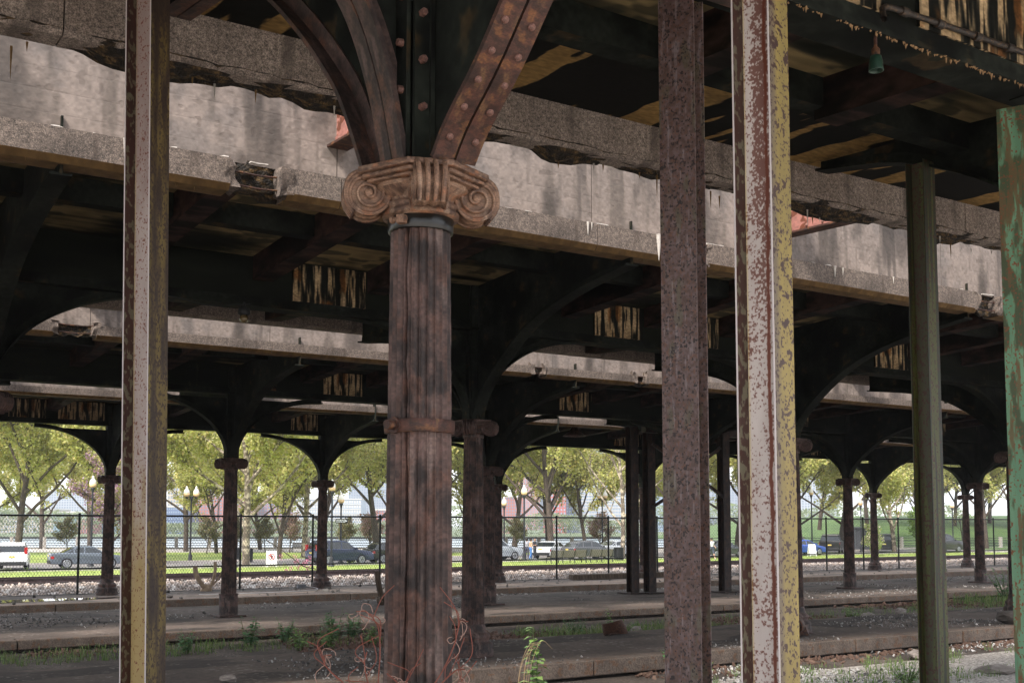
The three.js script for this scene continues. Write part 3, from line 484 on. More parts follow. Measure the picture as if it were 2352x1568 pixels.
steelPost('cream and olive steel post with a rust line, beside the left duct edge', [2.36, 0, 8.0], .212, rad(-37), [P.cream, P.olive, P.inner, P.tip], 6.2, 1, -.016);
steelPost('violet rust steel post with no bright paint', [4.98, 0, 5.5], .235, rad(-106), [P.moss, P.violet, P.violet, null], 5.69);
steelPost('white and rust steel post with a pitted yellow flange', [4.58, 0, 4.42], .226, rad(-27), [P.creamRust, P.yellow, P.inner, P.tip], 6.5);
steelPost('mossy dark steel post with a yellowed web, under the arched bracket', [10.85, -.62, 8.08], .225, rad(-32), [P.mossYellow, P.moss, P.moss, null], 6.3);
steelPost('mint green steel post flecked with rust, under the streaked girder end', [8.42, 0, 5.35], .25, rad(-100), [P.mint, P.mint, P.mint, null], 5.58);
// ---------- ground and park beyond ----------
const CA = Math.cos(ALPHA), SA = Math.sin(ALPHA);
const LD = (L, D, y = 0) => V(D * CA + L * SA, y, -(D * SA - L * CA));      // L across the view, D into the distance
const atPx = (x, D, y) => LD((x - 1176) / 2680 * D, D, y);
const GY = -.55;
function sheet(poly, y, mat) { const s = new THREE.Shape(poly.map(([u, w]) => new THREE.Vector2(u, w))), g = new THREE.ShapeGeometry(s); g.rotateX(-Math.PI / 2); g.translate(0, y, 0); return uvm(g); }
M.apron = surf(512, 512, (u, v) => { const a = fbm(u, v, 6, 6, 5, 341), b = fbm(u, v, 90, 90, 2, 344); return [...mix([180, 174, 166], [206, 200, 192], a).map(x => x * (.85 + .3 * b)), b]; }, 6, 6, .004);  // very pale so that this unseen ground throws light back under the roof
struct('ground', [bw(-400, 900, -1.4, -.62, -400, 43)], M.dirt, 'cinder and dirt bed of the old tracks');
struct('track_bed', [bw(-60, 90, -.9, -.38, 19.72, 26.2)], M.dirt, 'soil filled track bed behind the nearest platform');
struct('track_bed', [bw(-60, 60, -.9, -.325, 7.62, 16.2)], M.dirt, 'cinder track bed before the nearest platform');
struct('bounce_apron', [bw(-60, 60, -.61, -.02, -60, 2.9)], M.apron, 'unseen pale ground added behind the camera to bounce light into the shed');  // added out of view as a reflector for the near lips
M.grass = surf(1024, 1024, (u, v) => { const a = fbm(u, v, 7, 7, 5, 351), b = fbm(u, v, 200, 90, 3, 355), d = sst(.58, .7, fbm(u, v, 12, 12, 4, 358)); let c = mix([104, 124, 50], [146, 160, 74], a); c = mix(c, [158, 152, 94], d * .5); return [...c.map(x => x * (.7 + .6 * b)), b]; }, 14, 14, .04);
M.asphalt = surf(512, 512, (u, v) => { const a = fbm(u, v, 5, 5, 4, 361), b = fbm(u, v, 120, 120, 2, 364); return [...mix([96, 92, 92], [126, 122, 120], a).map(x => x * (.85 + .3 * b)), b]; }, 5, 5, .004);
M.path = surf(512, 512, (u, v) => { const a = fbm(u, v, 5, 5, 4, 371), b = fbm(u, v, 100, 100, 2, 374); return [...mix([150, 144, 138], [178, 172, 166], a).map(x => x * (.85 + .3 * b)), b]; }, 5, 5, .003);
const far0 = LD(-600, 141), far1 = LD(130, 141);
struct('lawn', sheet([[-500, 43], [188, 43], [far1.x, -far1.z], [far0.x, -far0.z]], GY - .03, M.grass), M.grass, 'park lawn between the railway and the waterfront');
struct('road', [bw(-200, 400, GY - .3, GY + .0, 76.2, 88)], M.asphalt, 'asphalt park road behind the lawn');
for (const [w0, w1, l] of [[75.95, 76.2, 'near'], [88, 88.25, 'far']]) struct('kerb', [bw(-200, 400, GY - .3, GY + .12, w0, w1)], M.path, `concrete kerb on the ${l} side of the park road`);
struct('promenade', (() => { const p = [LD(-300, 122), LD(300, 122), LD(300, 139.8), LD(-300, 139.8)].map(q => [q.x, -q.z]); return sheet(p, GY - .02, M.path); })(), M.path, 'pale paved promenade along the river');
M.water = new THREE.MeshPhysicalMaterial({ color: 0x6f7f88, roughness: .16, metalness: 0 });
{ const t = (() => { const w = 512, d = new Uint8Array(w * w * 4); for (let j = 0; j < w; j++) for (let i = 0; i < w; i++) { const h = fbm(i / w, j / w, 14, 26, 4, 381) * 255, k = (j * w + i) * 4; d[k] = d[k + 1] = d[k + 2] = h; d[k + 3] = 255; } const x = new THREE.DataTexture(d, w, w); x.wrapS = x.wrapT = THREE.RepeatWrapping; x.magFilter = THREE.LinearFilter; x.repeat.set(1 / 16, 1 / 16); x.needsUpdate = true; return x; })(); M.water.bumpMap = t; M.water.bumpScale = .3; }
struct('river', (() => { const p = [LD(-4000, 140), LD(4000, 140), LD(4000, 5500), LD(-4000, 5500)].map(q => [q.x, -q.z]); return sheet(p, -3, M.water); })(), M.water, 'wide pale river');
struct('seawall', (() => { const a = LD(-400, 140.4), b = LD(400, 140.4); return beam(V(a.x, -1.75, a.z), V(b.x, -1.75, b.z), .8, 2.7); })(), M.path, 'concrete seawall holding the promenade');
M.bank = plain(0x4c5a34, .95);
struct('far_bank', (() => { const p = [LD(-4000, 440), LD(4000, 440), LD(4000, 5400), LD(-4000, 5400)].map(q => [q.x, -q.z]); return sheet(p, -2.2, M.bank); })(), M.bank, 'low bank across the river');
{ // grassy mound towards the right
  const pos = [], idx = [], NX = 50, NZ = 30, uv = [];
  for (let j = 0; j <= NZ; j++) for (let i = 0; i <= NX; i++) { const L = 30 + i * 3.2, D = 132 + j * 5, r = sst(30, 62, L) * sst(132, 205, D); const p = LD(L, D, GY - .02 + r * 4.3 + .5 * r * (vn(i * .3, j * .3, 256, 256, 391) - .5)); pos.push(p.x, p.y, p.z); uv.push(p.x, -p.z); }
  for (let j = 0; j < NZ; j++) for (let i = 0; i < NX; i++) { const p = j * (NX + 1) + i, q = p + NX + 1; idx.push(p, p + 1, q, p + 1, q + 1, q); }
  const g = new THREE.BufferGeometry(); g.setAttribute('position', new THREE.Float32BufferAttribute(pos, 3)); g.setAttribute('uv', new THREE.Float32BufferAttribute(uv, 2)); g.setIndex(idx); g.computeVertexNormals(); struct('hill', g, M.hill = surf(512, 512, (u, v) => { const a = fbm(u, v, 7, 7, 5, 1351), b = fbm(u, v, 120, 60, 3, 1355); return [...mix([52, 78, 30], [84, 108, 44], a).map(x => x * (.7 + .6 * b)), b]; }, 14, 14), 'grassy mound behind the parked vans');
}
// grass blades: tufts on the strip of lawn, as stuff
function blades(list, mats, label, name = 'grass') {        // list: [x, y, z, height, spread, count]
  const pos = [], col = [], r = rng(900 + list.length), put = (a, b, c, k) => { pos.push(...a, ...b, ...c); for (let i = 0; i < 3; i++) col.push(...k); };
  for (const [x, y, z, h, sp, n] of list) for (let i = 0; i < n; i++) {
    const a = r() * 6.283, d = Math.sqrt(r()) * sp, px = x + Math.cos(a) * d, pz = z + Math.sin(a) * d, hh = h * (.5 + r() * .8), la = r() * 6.283, ln = hh * (.2 + .5 * r()), w = hh * .035 + .004, c = mats[Math.floor(r() * mats.length)], k = .75 + .5 * r();
    const cx = Math.cos(la + 1.57) * w, cz = Math.sin(la + 1.57) * w, mx = px + Math.cos(la) * ln * .35, mz = pz + Math.sin(la) * ln * .35, cc = c.map(q => q * k);
    put([px - cx, y, pz - cz], [px + cx, y, pz + cz], [mx, y + hh * .65, mz], cc); put([mx - cx * .8, y + hh * .6, mz - cz * .8], [mx + cx * .8, y + hh * .6, mz + cz * .8], [px + Math.cos(la) * ln, y + hh, pz + Math.sin(la) * ln], cc);
  }
  const g = new THREE.BufferGeometry(); g.setAttribute('position', new THREE.Float32BufferAttribute(pos, 3)); g.setAttribute('color', new THREE.Float32BufferAttribute(col, 3)); g.computeVertexNormals();
  const m = obj(name, g, M.blade); tag(m, label, 'grass', null, 'stuff'); return m;
}
M.blade = new THREE.MeshPhysicalMaterial({ vertexColors: true, roughness: .9, transmission: .3, side: THREE.DoubleSide });
{ const l = [], r = rng(911); for (let i = 0; i < 2600; i++) { const u = 4 + r() * 110, w = 52.6 + r() * 22; l.push([u, GY - .03, -w, .12 + .12 * r() + (w > 73 ? .12 : 0), .5, 9]); } blades(l, [[.15, .22, .05], [.2, .27, .07], [.27, .29, .1]], 'mown grass growing on the park lawn'); }

let TIE = null;
// ---------- railway: ballast, ties, rails ----------
{
  const t = new THREE.Group(); t.name = numbered('railway_track'); scene.add(t); tag(t, 'railway track on pale ballast behind the chain link fence', 'railway track');
  obj('ballast_bed', prism([[42.42, -.62], [42.44, -.26], [45.5, -.03], [52, -.03], [53.6, -.62]], -20, 130), M.paleGravel, t);
  for (let u = -6; u < 100; u += .56) obj('tie', TIE ??= bx(-.12, .12, -.12, .045, -1.25, 1.25), M.tie ??= plain(0x2c2622, .9), t).position.set(u, 0, -48.5);
  const rail = w => { const s = [[-.07, 0], [.07, 0], [.07, .015], [.012, .04], [.012, .12], [.036, .13], [.036, .165], [-.036, .165], [-.036, .13], [-.012, .12], [-.012, .04], [-.07, .015]]; return prism(s.map(([a, b]) => [w + a, b * 1.1 + .05]), -20, 130); };
  M.rail = surf(256, 64, (u, v) => { const a = fbm(u, v, 40, 4, 3, 395); return [...mix([52, 40, 38], [92, 78, 82], a), a]; }, 3, .3, .002, { roughness: .45, metalness: .4 });
  for (const w of [47.78, 49.22]) obj('rail', rail(w), M.rail, t);
  const geo = [0, 1, 2].map(k => jitter(new THREE.IcosahedronGeometry(1, 0), .3, 20 + k, 2)); const r = rng(921), N = 15000;
  const im = new THREE.InstancedMesh(geo[0], new THREE.MeshStandardMaterial({ roughness: .95 }), N), m4 = new THREE.Matrix4(), q = new THREE.Quaternion(), c = new THREE.Color();
  for (let i = 0; i < N; i++) {
    const u = 4 + Math.pow(r(), .85) * 80, w = 42.5 + Math.pow(r(), 1.4) * 8.2, y = w < 45.5 ? -.26 + (w - 42.44) / 3.06 * .23 : -.03, s = .045 + r() * .045; q.setFromEuler(new THREE.Euler(r() * 6, r() * 6, r() * 6));
    m4.compose(V(u, y + .02, -w), q, V(s * (1 + .5 * r()), s * .8, s)); im.setMatrixAt(i, m4); const k = .2 + .24 * r(), wm = r(); c.setRGB(k * (1.06 + .14 * wm), k * (.95 + .0 * wm), k * (.9 - .12 * wm)); im.setColorAt(i, c);
  }
  im.name = numbered('ballast_stones'); im.castShadow = im.receiveShadow = true; scene.add(im); tag(im, 'pale and tan ballast stones heaped beside the railway ties', 'ballast', null, 'stuff');
}

// ---------- chain link fence ----------
{
  const W = 42.33, y0 = -.2, y1 = 2.62, u0 = -4, u1 = 96, t = thing('chain_link_fence', 'black chain link fence with three rails beside the outermost columns', 'fence', [0, 0, -W]);
  M.fence = plain(0x141715, .45, { metalness: .2 });
  for (const [y, r] of [[y1 - .02, .035], [y0 + .95, .028], [y0 + .06, .028]]) obj('rail', bar(V(u0, y, 0), V(u1, y, 0), r, r, 8), M.fence, t);
  const post = merge([bar(V(0, -.7, 0), V(0, y1 + .03, 0), .042, .042, 8), (() => { const g = new THREE.SphereGeometry(.05, 8, 6); g.translate(0, y1 + .03, 0); return g; })()]);
  for (let u = 1.25; u < u1; u += 2.93) { const p = obj('fence_post', post, M.fence, t); p.position.set(u, 0, .03); }
  const wires = []; const h = y1 - y0, step = .105; // two families of diagonal wires
  const g = new THREE.CylinderGeometry(.0042, .0042, 1, 3, 1); const L = Math.hypot(h, h * .62);
  const pos = []; const d = h * .62, e = .0045;
  for (let u = u0 - d; u < u1; u += step) for (const s of [0, 1]) {
    let a = [u, s ? y1 : y0, .008 * (s - .5)], b = [u + d, s ? y0 : y1, .008 * (s - .5)]; const nx = -(b[1] - a[1]) / L * e, ny = (b[0] - a[0]) / L * e;
    const A = [[a[0] + nx, a[1] + ny, a[2]], [a[0] - nx, a[1] - ny, a[2]], [a[0], a[1], a[2] + e * 1.5]], B = A.map(p => [p[0] + d, p[1] + (b[1] - a[1]), p[2]]);
    for (let k = 0; k < 3; k++) { const m = (k + 1) % 3; pos.push(...A[k], ...A[m], ...B[k], ...A[m], ...B[m], ...B[k]); }
  }
  const w = new THREE.BufferGeometry(); w.setAttribute('position', new THREE.Float32BufferAttribute(pos, 3)); w.computeVertexNormals();
  const mesh = obj('wire_mesh', w, M.fence, t); mesh.userData.kind = 'stuff';
}
// ---------- trees ----------
M.bark = surf(256, 512, (u, v) => { const a = fbm(u, v, 5, 10, 4, 401), b = fbm(u, v, 30, 60, 2, 405); let c = mix([92, 82, 72], [168, 156, 138], sst(.35, .7, a)); return [...c.map(x => x * (.8 + .4 * b)), b]; }, 1, 2, .01);
M.barkDark = surf(256, 512, (u, v) => { const a = fbm(u, v, 8, 6, 4, 411), b = fbm(u, v, 40, 30, 2, 415); let c = mix([50, 42, 36], [98, 86, 76], a); return [...c.map(x => x * (.7 + .6 * b)), b]; }, 1, 2, .02);
M.leaf = new THREE.MeshPhysicalMaterial({ vertexColors: true, roughness: .85, transmission: .55, side: THREE.DoubleSide });
function treeGeo(seed, o) {                                  // o: height, trunk, spread, leaves, leafSize, tones, first
  const r = rng(seed), wood = [], tips = [], { H, first, R, tr } = o;
  const grow = (p, dir, len, rad, lvl) => {
    const n = lvl === 0 ? 5 : 4, pts = [p.clone()]; let d = dir.clone(), q = p.clone();
    for (let i = 0; i < n; i++) { d.add(V((r() - .5) * .34, (r() - .45) * .22 + (lvl ? .05 : .1), (r() - .5) * .34).multiplyScalar(lvl ? 1 : .5)).normalize(); q = q.clone().addScaledVector(d, len / n); pts.push(q); }
    for (let i = 0; i < n; i++) { const a = rad * (1 - i / n * .55), b = rad * (1 - (i + 1) / n * .55); wood.push(bar(pts[i], pts[i + 1], a, b, lvl < 2 ? 7 : 4)); }
    if (lvl >= 2) tips.push(...pts.slice(1)); if (lvl >= o.levels) return;
    const kids = lvl === 0 ? o.limbs : 3 + Math.floor(r() * 2);
    for (let k = 0; k < kids; k++) {
      const at = lvl === 0 ? (first + (1 - first) * (k / kids)) : .3 + .7 * (k + r()) / kids, ip = Math.min(n - 1, Math.floor(at * n)), base = pts[ip].clone().lerp(pts[ip + 1], at * n - ip);
      const az = (lvl === 0 ? k * 2.4 : 0) + r() * (lvl === 0 ? .8 : 6.28), el = lvl === 0 ? .35 + .5 * r() + at * .4 : .1 + r() * .6, nd = lvl === 0 ? V(Math.cos(az) * Math.cos(el), Math.sin(el), Math.sin(az) * Math.cos(el)) : d.clone().multiplyScalar(.7).add(V(Math.cos(az), el * .8, Math.sin(az)).multiplyScalar(.75)).normalize();
      grow(base, nd, lvl === 0 ? R * (1.05 - at * .45) : len * (.5 + r() * .25), rad * (lvl === 0 ? .48 : .5), lvl + 1);
    }
  };
  grow(V(0, -.2, 0), V((r() - .5) * .1, 1, (r() - .5) * .1).normalize(), H * .72, tr, 0);
  const pos = [], col = [], s0 = o.leafSize;
  for (let i = 0; i < o.leaves; i++) {
    const t = tips[Math.floor(r() * tips.length)], sp = o.puff; const p = V(t.x + (r() + r() - 1) * sp, t.y + (r() + r() - 1) * sp * .7, t.z + (r() + r() - 1) * sp), s = s0 * (.6 + .8 * r()), c = o.tones[Math.floor(r() * o.tones.length)], k = .75 + .5 * r();
    const a = V(r() - .5, r() - .5, r() - .5).normalize(), b = V(r() - .5, r() - .5, r() - .5).cross(a).normalize();
    const A = p.clone().addScaledVector(a, s), B = p.clone().addScaledVector(b, s * .62), C = p.clone().addScaledVector(a, -s * .7), Dd = p.clone().addScaledVector(b, -s * .62);
    for (const q of [A, B, C, A, C, Dd]) { pos.push(q.x, q.y, q.z); col.push(c[0] * k, c[1] * k, c[2] * k); }
  }
  const g = new THREE.BufferGeometry(); g.setAttribute('position', new THREE.Float32BufferAttribute(pos, 3)); g.setAttribute('color', new THREE.Float32BufferAttribute(col, 3)); g.computeVertexNormals();
  return { wood: uvm(merge(wood)), crown: g };
}
const SPRING = [[.42, .43, .1], [.48, .48, .13], [.52, .5, .17], [.36, .39, .08], [.52, .44, .14]];
const plane = { H: 15, first: .26, R: 7.2, tr: .3, levels: 3, limbs: 10, leaves: 44000, leafSize: .14, puff: .8, tones: SPRING };
const TG = [treeGeo(3001, plane), treeGeo(3002, { ...plane, H: 16, R: 8, leaves: 50000, limbs: 11 }), treeGeo(3003, { ...plane, H: 14, tr: .24, first: .22, R: 6.6 }), treeGeo(3004, { ...plane, H: 15, leaves: 9000, leafSize: .1, tr: .22 })];
const SM = treeGeo(3010, { H: 3.6, first: .36, R: 1.25, tr: .06, levels: 2, limbs: 7, leaves: 2600, leafSize: .09, puff: .35, tones: [[.2, .18, .06], [.16, .17, .05], [.24, .17, .08]] });
const PK = treeGeo(3011, { H: 3.6, first: .34, R: 1.5, tr: .07, levels: 2, limbs: 7, leaves: 2600, leafSize: .09, puff: .4, tones: [[.28, .17, .13], [.2, .16, .06], [.34, .2, .18]] });
const RB = treeGeo(3012, { H: 9, first: .25, R: 2.6, tr: .16, levels: 3, limbs: 8, leaves: 5000, leafSize: .1, puff: .35, tones: [[.34, .17, .27], [.3, .24, .06], [.4, .24, .34], [.26, .26, .07]] });
const GRN = treeGeo(3013, { H: 6, first: .2, R: 2.2, tr: .1, levels: 3, limbs: 8, leaves: 6000, leafSize: .12, puff: .4, tones: [[.2, .32, .05], [.16, .28, .04], [.24, .34, .07]] });
function tree(name, label, G, bark, px, D, scale, turn, group, y = GY) {
  const p = atPx(px, D, y), t = thing(name, label, 'tree', [p.x, p.y, p.z], turn, group); obj('trunk', G.wood, bark, t); obj('crown', G.crown, M.leaf, t); t.scale.setScalar(scale); return t;
}
const G1 = 'plane trees of the park';
[['spring plane tree with low forked trunk behind the white car', 1, 1, 42, 96, 1.05, .3], ['plane tree behind the pink blossoming tree', 2, 1, 292, 92, 1, 1.2], ['pale barked plane tree near the white notice board', 0, 0, 567, 80, .95, 2.2], ['plane tree beside the pink fallen branch', 2, 1, 642, 97, .9, 4.1], ['plane tree behind the navy car', 1, 0, 700, 103, .95, 5.2], ['plane tree behind the black hatchback', 0, 1, 868, 112, 1.1, .9], ['twin trunked plane tree behind the slatted bench', 1, 1, 1268, 106, 1.1, 3.3], ['thinly leaved pale barked tree beside the paired shoring posts', 3, 0, 1428, 100, 1, 1.9], ['plane tree behind the grey kiosk', 0, 1, 1928, 135, 1.1, 2.8], ['pale barked plane tree between the dark cars', 2, 0, 2052, 120, 1, .4], ['plane tree on the grassy mound beside the mint green post', 1, 1, 2262, 138, 1, 1.5], ['plane tree behind the blue car', 2, 1, 1838, 125, 1, 2.5]].forEach(([l, g, b, x, D, s, t]) => tree('plane_tree', l, TG[g], b ? M.barkDark : M.bark, x, D, s, t, G1));
for (const [x, D, g, s] of [[430, 125, 0, .95], [-60, 110, 2, 1], [210, 128, 1, .9], [500, 118, 2, .85], [980, 125, 1, 1], [1080, 130, 2, 1], [1180, 128, 0, 1], [1345, 132, 2, 1], [1560, 120, 1, 1], [1690, 128, 0, 1.1], [1760, 115, 2, 1], [2130, 170, 0, 1.1], [2190, 175, 1, 1], [2330, 165, 2, 1.1], [2010, 180, 1, 1.1], [2110, 190, 2, 1], [1990, 150, 0, 1], [100, 140, 0, 1.05], [330, 135, 1, 1], [600, 135, 2, 1.1], [740, 138, 0, 1.1], [900, 138, 1, 1.05], [1130, 140, 1, 1.1], [1260, 138, 0, 1.1], [1480, 138, 2, 1.1], [1880, 150, 2, 1.15], [2270, 180, 0, 1.2]]) tree('plane_tree', 'spring plane tree standing among others further back in the park', TG[g], M.barkDark, x, D, s, x * .37, 'park trees further back', D > 140 ? GY + 2.4 : GY);
tree('redbud_tree', 'slender pink and yellow blossoming tree beside the steel post', RB, M.barkDark, 258, 84, 1, .5, null);
for (const [x, D] of [[160, 118], [477, 116], [548, 122], [612, 122], [800, 120], [1186, 122]]) tree('young_tree', 'small round young tree with bronze green leaves by the promenade', SM, M.barkDark, x, D, 1.08, x, 'young trees along the promenade');
for (const [x, D] of [[667, 120], [850, 118], [1376, 118]]) tree('cherry_tree', 'small round cherry with pinkish leaves by the promenade', PK, M.barkDark, x, D, 1.15, x, 'pinkish cherries along the promenade');
tree('young_tree', 'vivid green young tree on the lawn beside the dark van', GRN, M.barkDark, 2118, 118, .95, 2, null);
tree('young_tree', 'small bare branching tree above the dark van', treeGeo(3014, { H: 4, first: .3, R: 1.9, tr: .09, levels: 3, limbs: 7, leaves: 250, leafSize: .06, puff: .2, tones: SPRING }), M.barkDark, 2208, 150, 1, 1, null, GY + .8);
tree('flowering_shrub', 'tall flowering shrub with pale blossoms beside the grey kiosk', treeGeo(3015, { H: 3.6, first: .05, R: 1.1, tr: .05, levels: 2, limbs: 9, leaves: 2600, leafSize: .09, puff: .35, tones: [[.26, .34, .07], [.3, .34, .1], [.6, .5, .42], [.2, .28, .05]] }), M.barkDark, 2002, 110, 1, 1, null);
// shrubs along the far bank and along the promenade: read as one mass
{
  const pos = [], col = [], r = rng(941);
  for (let i = 0; i < 26000; i++) { const D = 455 + r() * 25, x = -200 + r() * 2750, k = vn(x * .012, 3, 64, 4, 945), h = 4 + 9 * k, p = atPx(x, D, -2 + h * Math.sqrt(r())), s = .5 + .5 * r(), c = mix([.1, .15, .05], [.2, .24, .08], r()); for (let j = 0; j < 3; j++) { pos.push(p.x + (r() - .5) * s * 2.4, p.y + (r() - .5) * s * 2, p.z + (r() - .5) * s * 2.4); col.push(...c); } }
  const g = new THREE.BufferGeometry(); g.setAttribute('position', new THREE.Float32BufferAttribute(pos, 3)); g.setAttribute('color', new THREE.Float32BufferAttribute(col, 3)); g.computeVertexNormals(); tag(obj('shrub_belt', g, M.leaf), 'belt of green shrubs along the far river bank', 'shrubs', null, 'stuff');
}
// ---------- promenade railing ----------
{
  const t = thing('railing', 'dark railing with stout posts along the river promenade', 'railing', [0, 0, 0]); M.railing = plain(0x3a3b3c, .6); const P0 = LD(-95, 139.5), P1 = LD(70, 139.5), at = (k, y) => V(P0.x + (P1.x - P0.x) * k, y, P0.z + (P1.z - P0.z) * k);
  for (const y of [.72, .42, .12, -.15]) obj('rail', beam(at(0, y), at(1, y), .07, .07), M.railing, t);
  for (let k = 0; k <= 42; k++) { const p = at(k / 42, 0); obj('railing_post', bx(p.x - .16, p.x + .16, GY - .02, .85, p.z - .16, p.z + .16), M.path, t); }
}
scene.fog = new THREE.FogExp2(0xe4e9ee, .0003);
// ---------- far buildings ----------
M.pane = plain(0x75859a, .3); M.paneDark = plain(0x56667c, .3); M.white = plain(0xa9a7a5, .8);
function building(label, x0, x1, yTop, D, wall, win, cols, rows, opt = {}) {
  const a = atPx(x0, D, 0), b = atPx(x1, D, 0), Wd = Math.hypot(b.x - a.x, b.z - a.z), Ht = (1205 - yTop) / 2680 * D + EYE + 2.2, mid = a.clone().add(b).multiplyScalar(.5), t = thing('apartment_building', label, 'building', [mid.x, -2.2, mid.z], Math.PI / 2 - ALPHA + Math.PI + Math.PI / 2 * 0, 'city blocks across the river');
  t.rotation.y = Math.atan2(-(b.z - a.z), b.x - a.x);
  const dp = opt.depth || 24; obj('wall', bx(-Wd / 2, Wd / 2, 0, Ht, -dp, 0), wall, t); obj('roof', bx(-Wd / 2 - .3, Wd / 2 + .3, Ht, Ht + .8, -dp - .3, .3), opt.roof || M.white, t);
  const ws = [], cw = Wd / cols, rh = Ht / rows, fx = opt.fx || .5, fy = opt.fy || .55; for (let j = 0; j < rows; j++) for (let i = 0; i < cols; i++) { const x = -Wd / 2 + (i + .5) * cw, y = (j + .52) * rh; ws.push(bx(x - cw * fx / 2, x + cw * fx / 2, y - rh * fy / 2, y + rh * fy / 2, -.2, .12)); }
  const wm = obj('windows', ws, win, t); wm.userData.kind = 'stuff'; if (opt.bands) { const bs = []; for (let j = 1; j < rows; j++) bs.push(bx(-Wd / 2 - .1, Wd / 2 + .1, j * rh - .25, j * rh + .25, 0, .3)); obj('floor_band', bs, opt.bands, t); }
  return t;
}
const brick = plain(0x8e5349, .9), brick2 = plain(0x8d5650, .9), brown = plain(0x7d5c66, .9), cream = plain(0x9c9282, .9), glassy = plain(0x75889e, .4), teal = plain(0x5f7a86, .4), navy = plain(0x3c5076, .4), grey = plain(0x7a818e, .8), pale = plain(0x8f959f, .8);
[['pale sandstone block across the river behind the white car', -40, 125, 1172, 640, cream, M.pane, 26, 9], ['teal glass block with grid windows across the river', 125, 262, 1178, 600, teal, M.pane, 22, 9], ['narrow red block standing in front of the teal glass one', 178, 212, 1192, 585, brick, M.paneDark, 6, 8], ['white terraced block above the teal glass one', 100, 300, 1128, 760, pale, M.paneDark, 34, 16],
  ['cream hotel block with rows of windows beside the double lamp', 385, 500, 1092, 800, cream, M.paneDark, 18, 14], ['navy glass block beside the double lamp', 383, 428, 1165, 590, navy, M.pane, 9, 8], ['salmon brick block with white windows across the river', 428, 500, 1138, 620, brick, M.paneDark, 11, 12], ['red brick block behind the pale barked plane tree', 505, 575, 1140, 620, brick, M.paneDark, 11, 12], ['plum coloured brick block across the river', 575, 655, 1142, 640, brown, M.paneDark, 12, 12],
  ['long pale glass terminal across the river', 655, 830, 1148, 700, glassy, M.white, 30, 7, { fx: .7, bands: M.white }], ['tall grey tower with small windows behind the navy car', 800, 905, 1062, 860, grey, M.paneDark, 18, 26], ['low red brick block beyond the black hatchback', 860, 950, 1172, 600, brick2, M.paneDark, 14, 8],
  ['salmon brick block behind the lamp beside the cracked column', 1130, 1206, 1142, 620, brick, M.paneDark, 12, 12], ['vivid red tower with a blue corner across the river', 1250, 1300, 1118, 640, plain(0x96423a, .85), M.pane, 7, 13], ['slim blue glass tower beside the vivid red one', 1300, 1318, 1126, 650, navy, M.pane, 3, 13], ['white apartment block with balcony bands across the river', 1318, 1440, 1130, 660, pale, M.pane, 18, 13, { bands: M.white }], ['blue glass high rise showing above the trees', 1190, 1450, 1012, 1100, glassy, M.paneDark, 40, 40, { fx: .8 }], ['brown brick high rise beside the blue glass one', 1180, 1240, 1030, 1050, brick2, M.paneDark, 10, 34],
  ['pale grey high rise with dark windows over the blue car', 1795, 1925, 1020, 900, pale, M.paneDark, 20, 34, { fx: .5 }], ['grey office block behind the park trees', 1620, 1780, 1110, 800, grey, M.paneDark, 24, 18], ['bluish glass block at the end of the far bank', 1500, 1620, 1120, 760, glassy, M.paneDark, 20, 16]].forEach(a => building(...a));
// ---------- cars ----------
M.tyre = plain(0x15151a, .9); M.alloy = plain(0x9a9ca2, .35, { metalness: .7 }); M.glassDark = new THREE.MeshPhysicalMaterial({ color: 0x1c2126, roughness: .06, clearcoat: .5 });
M.lampRed = plain(0xa01418, .3); M.lampWhite = plain(0xd8dade, .2); M.trim = plain(0x1b1c1e, .7); M.plate = plain(0xc9b45c, .6);
const wheelG = (() => { const t = new THREE.CylinderGeometry(.34, .34, .22, 24); t.rotateX(Math.PI / 2); const r = [];
  for (let k = 0; k < 5; k++) { const b = new THREE.BoxGeometry(.44, .07, .03); b.rotateZ(k * Math.PI / 5); r.push(b); } const ring = new THREE.TorusGeometry(.225, .025, 6, 20); r.push(ring); return { t, r: merge(r) }; })();
const PROF = {                                                // side outlines: lower body and glasshouse, x forward, metres from the middle
  suv: { L: 4.55, H: 1.68, W: 1.84, body: [[-2.25, .38], [-2.27, .95], [-2.2, 1.06], [-1.2, 1.08], [.75, 1.04], [.95, 1.03], [2.0, .88], [2.25, .7], [2.28, .36]], roof: [[-2.12, 1.04], [-1.98, 1.5], [-1.75, 1.64], [-.2, 1.68], [.2, 1.6], [.98, 1.02]] },
  sedan: { L: 4.7, H: 1.44, W: 1.8, body: [[-2.3, .36], [-2.34, .82], [-2.28, .94], [-1.5, .98], [.8, .94], [1.0, .92], [2.1, .74], [2.34, .56], [2.36, .32]], roof: [[-1.75, .94], [-1.0, 1.34], [-.6, 1.42], [.05, 1.42], [.3, 1.36], [1.1, .9]] },
  hatch: { L: 4.4, H: 1.5, W: 1.8, body: [[-2.15, .36], [-2.18, .9], [-2.1, 1.0], [-1.2, 1.02], [.7, .98], [.9, .96], [1.9, .78], [2.16, .6], [2.2, .34]], roof: [[-2.0, .98], [-1.72, 1.3], [-1.35, 1.46], [-.2, 1.5], [.2, 1.42], [1.0, .94]] },
  truck: { L: 5.1, H: 1.86, W: 1.98, body: [[-2.5, .45], [-2.54, 1.1], [-2.46, 1.2], [-1.2, 1.22], [1.0, 1.18], [1.2, 1.16], [2.3, 1.06], [2.52, .86], [2.55, .42]], roof: [[-2.4, 1.18], [-2.26, 1.66], [-2.05, 1.82], [-.1, 1.86], [.35, 1.76], [1.2, 1.14]] },
};
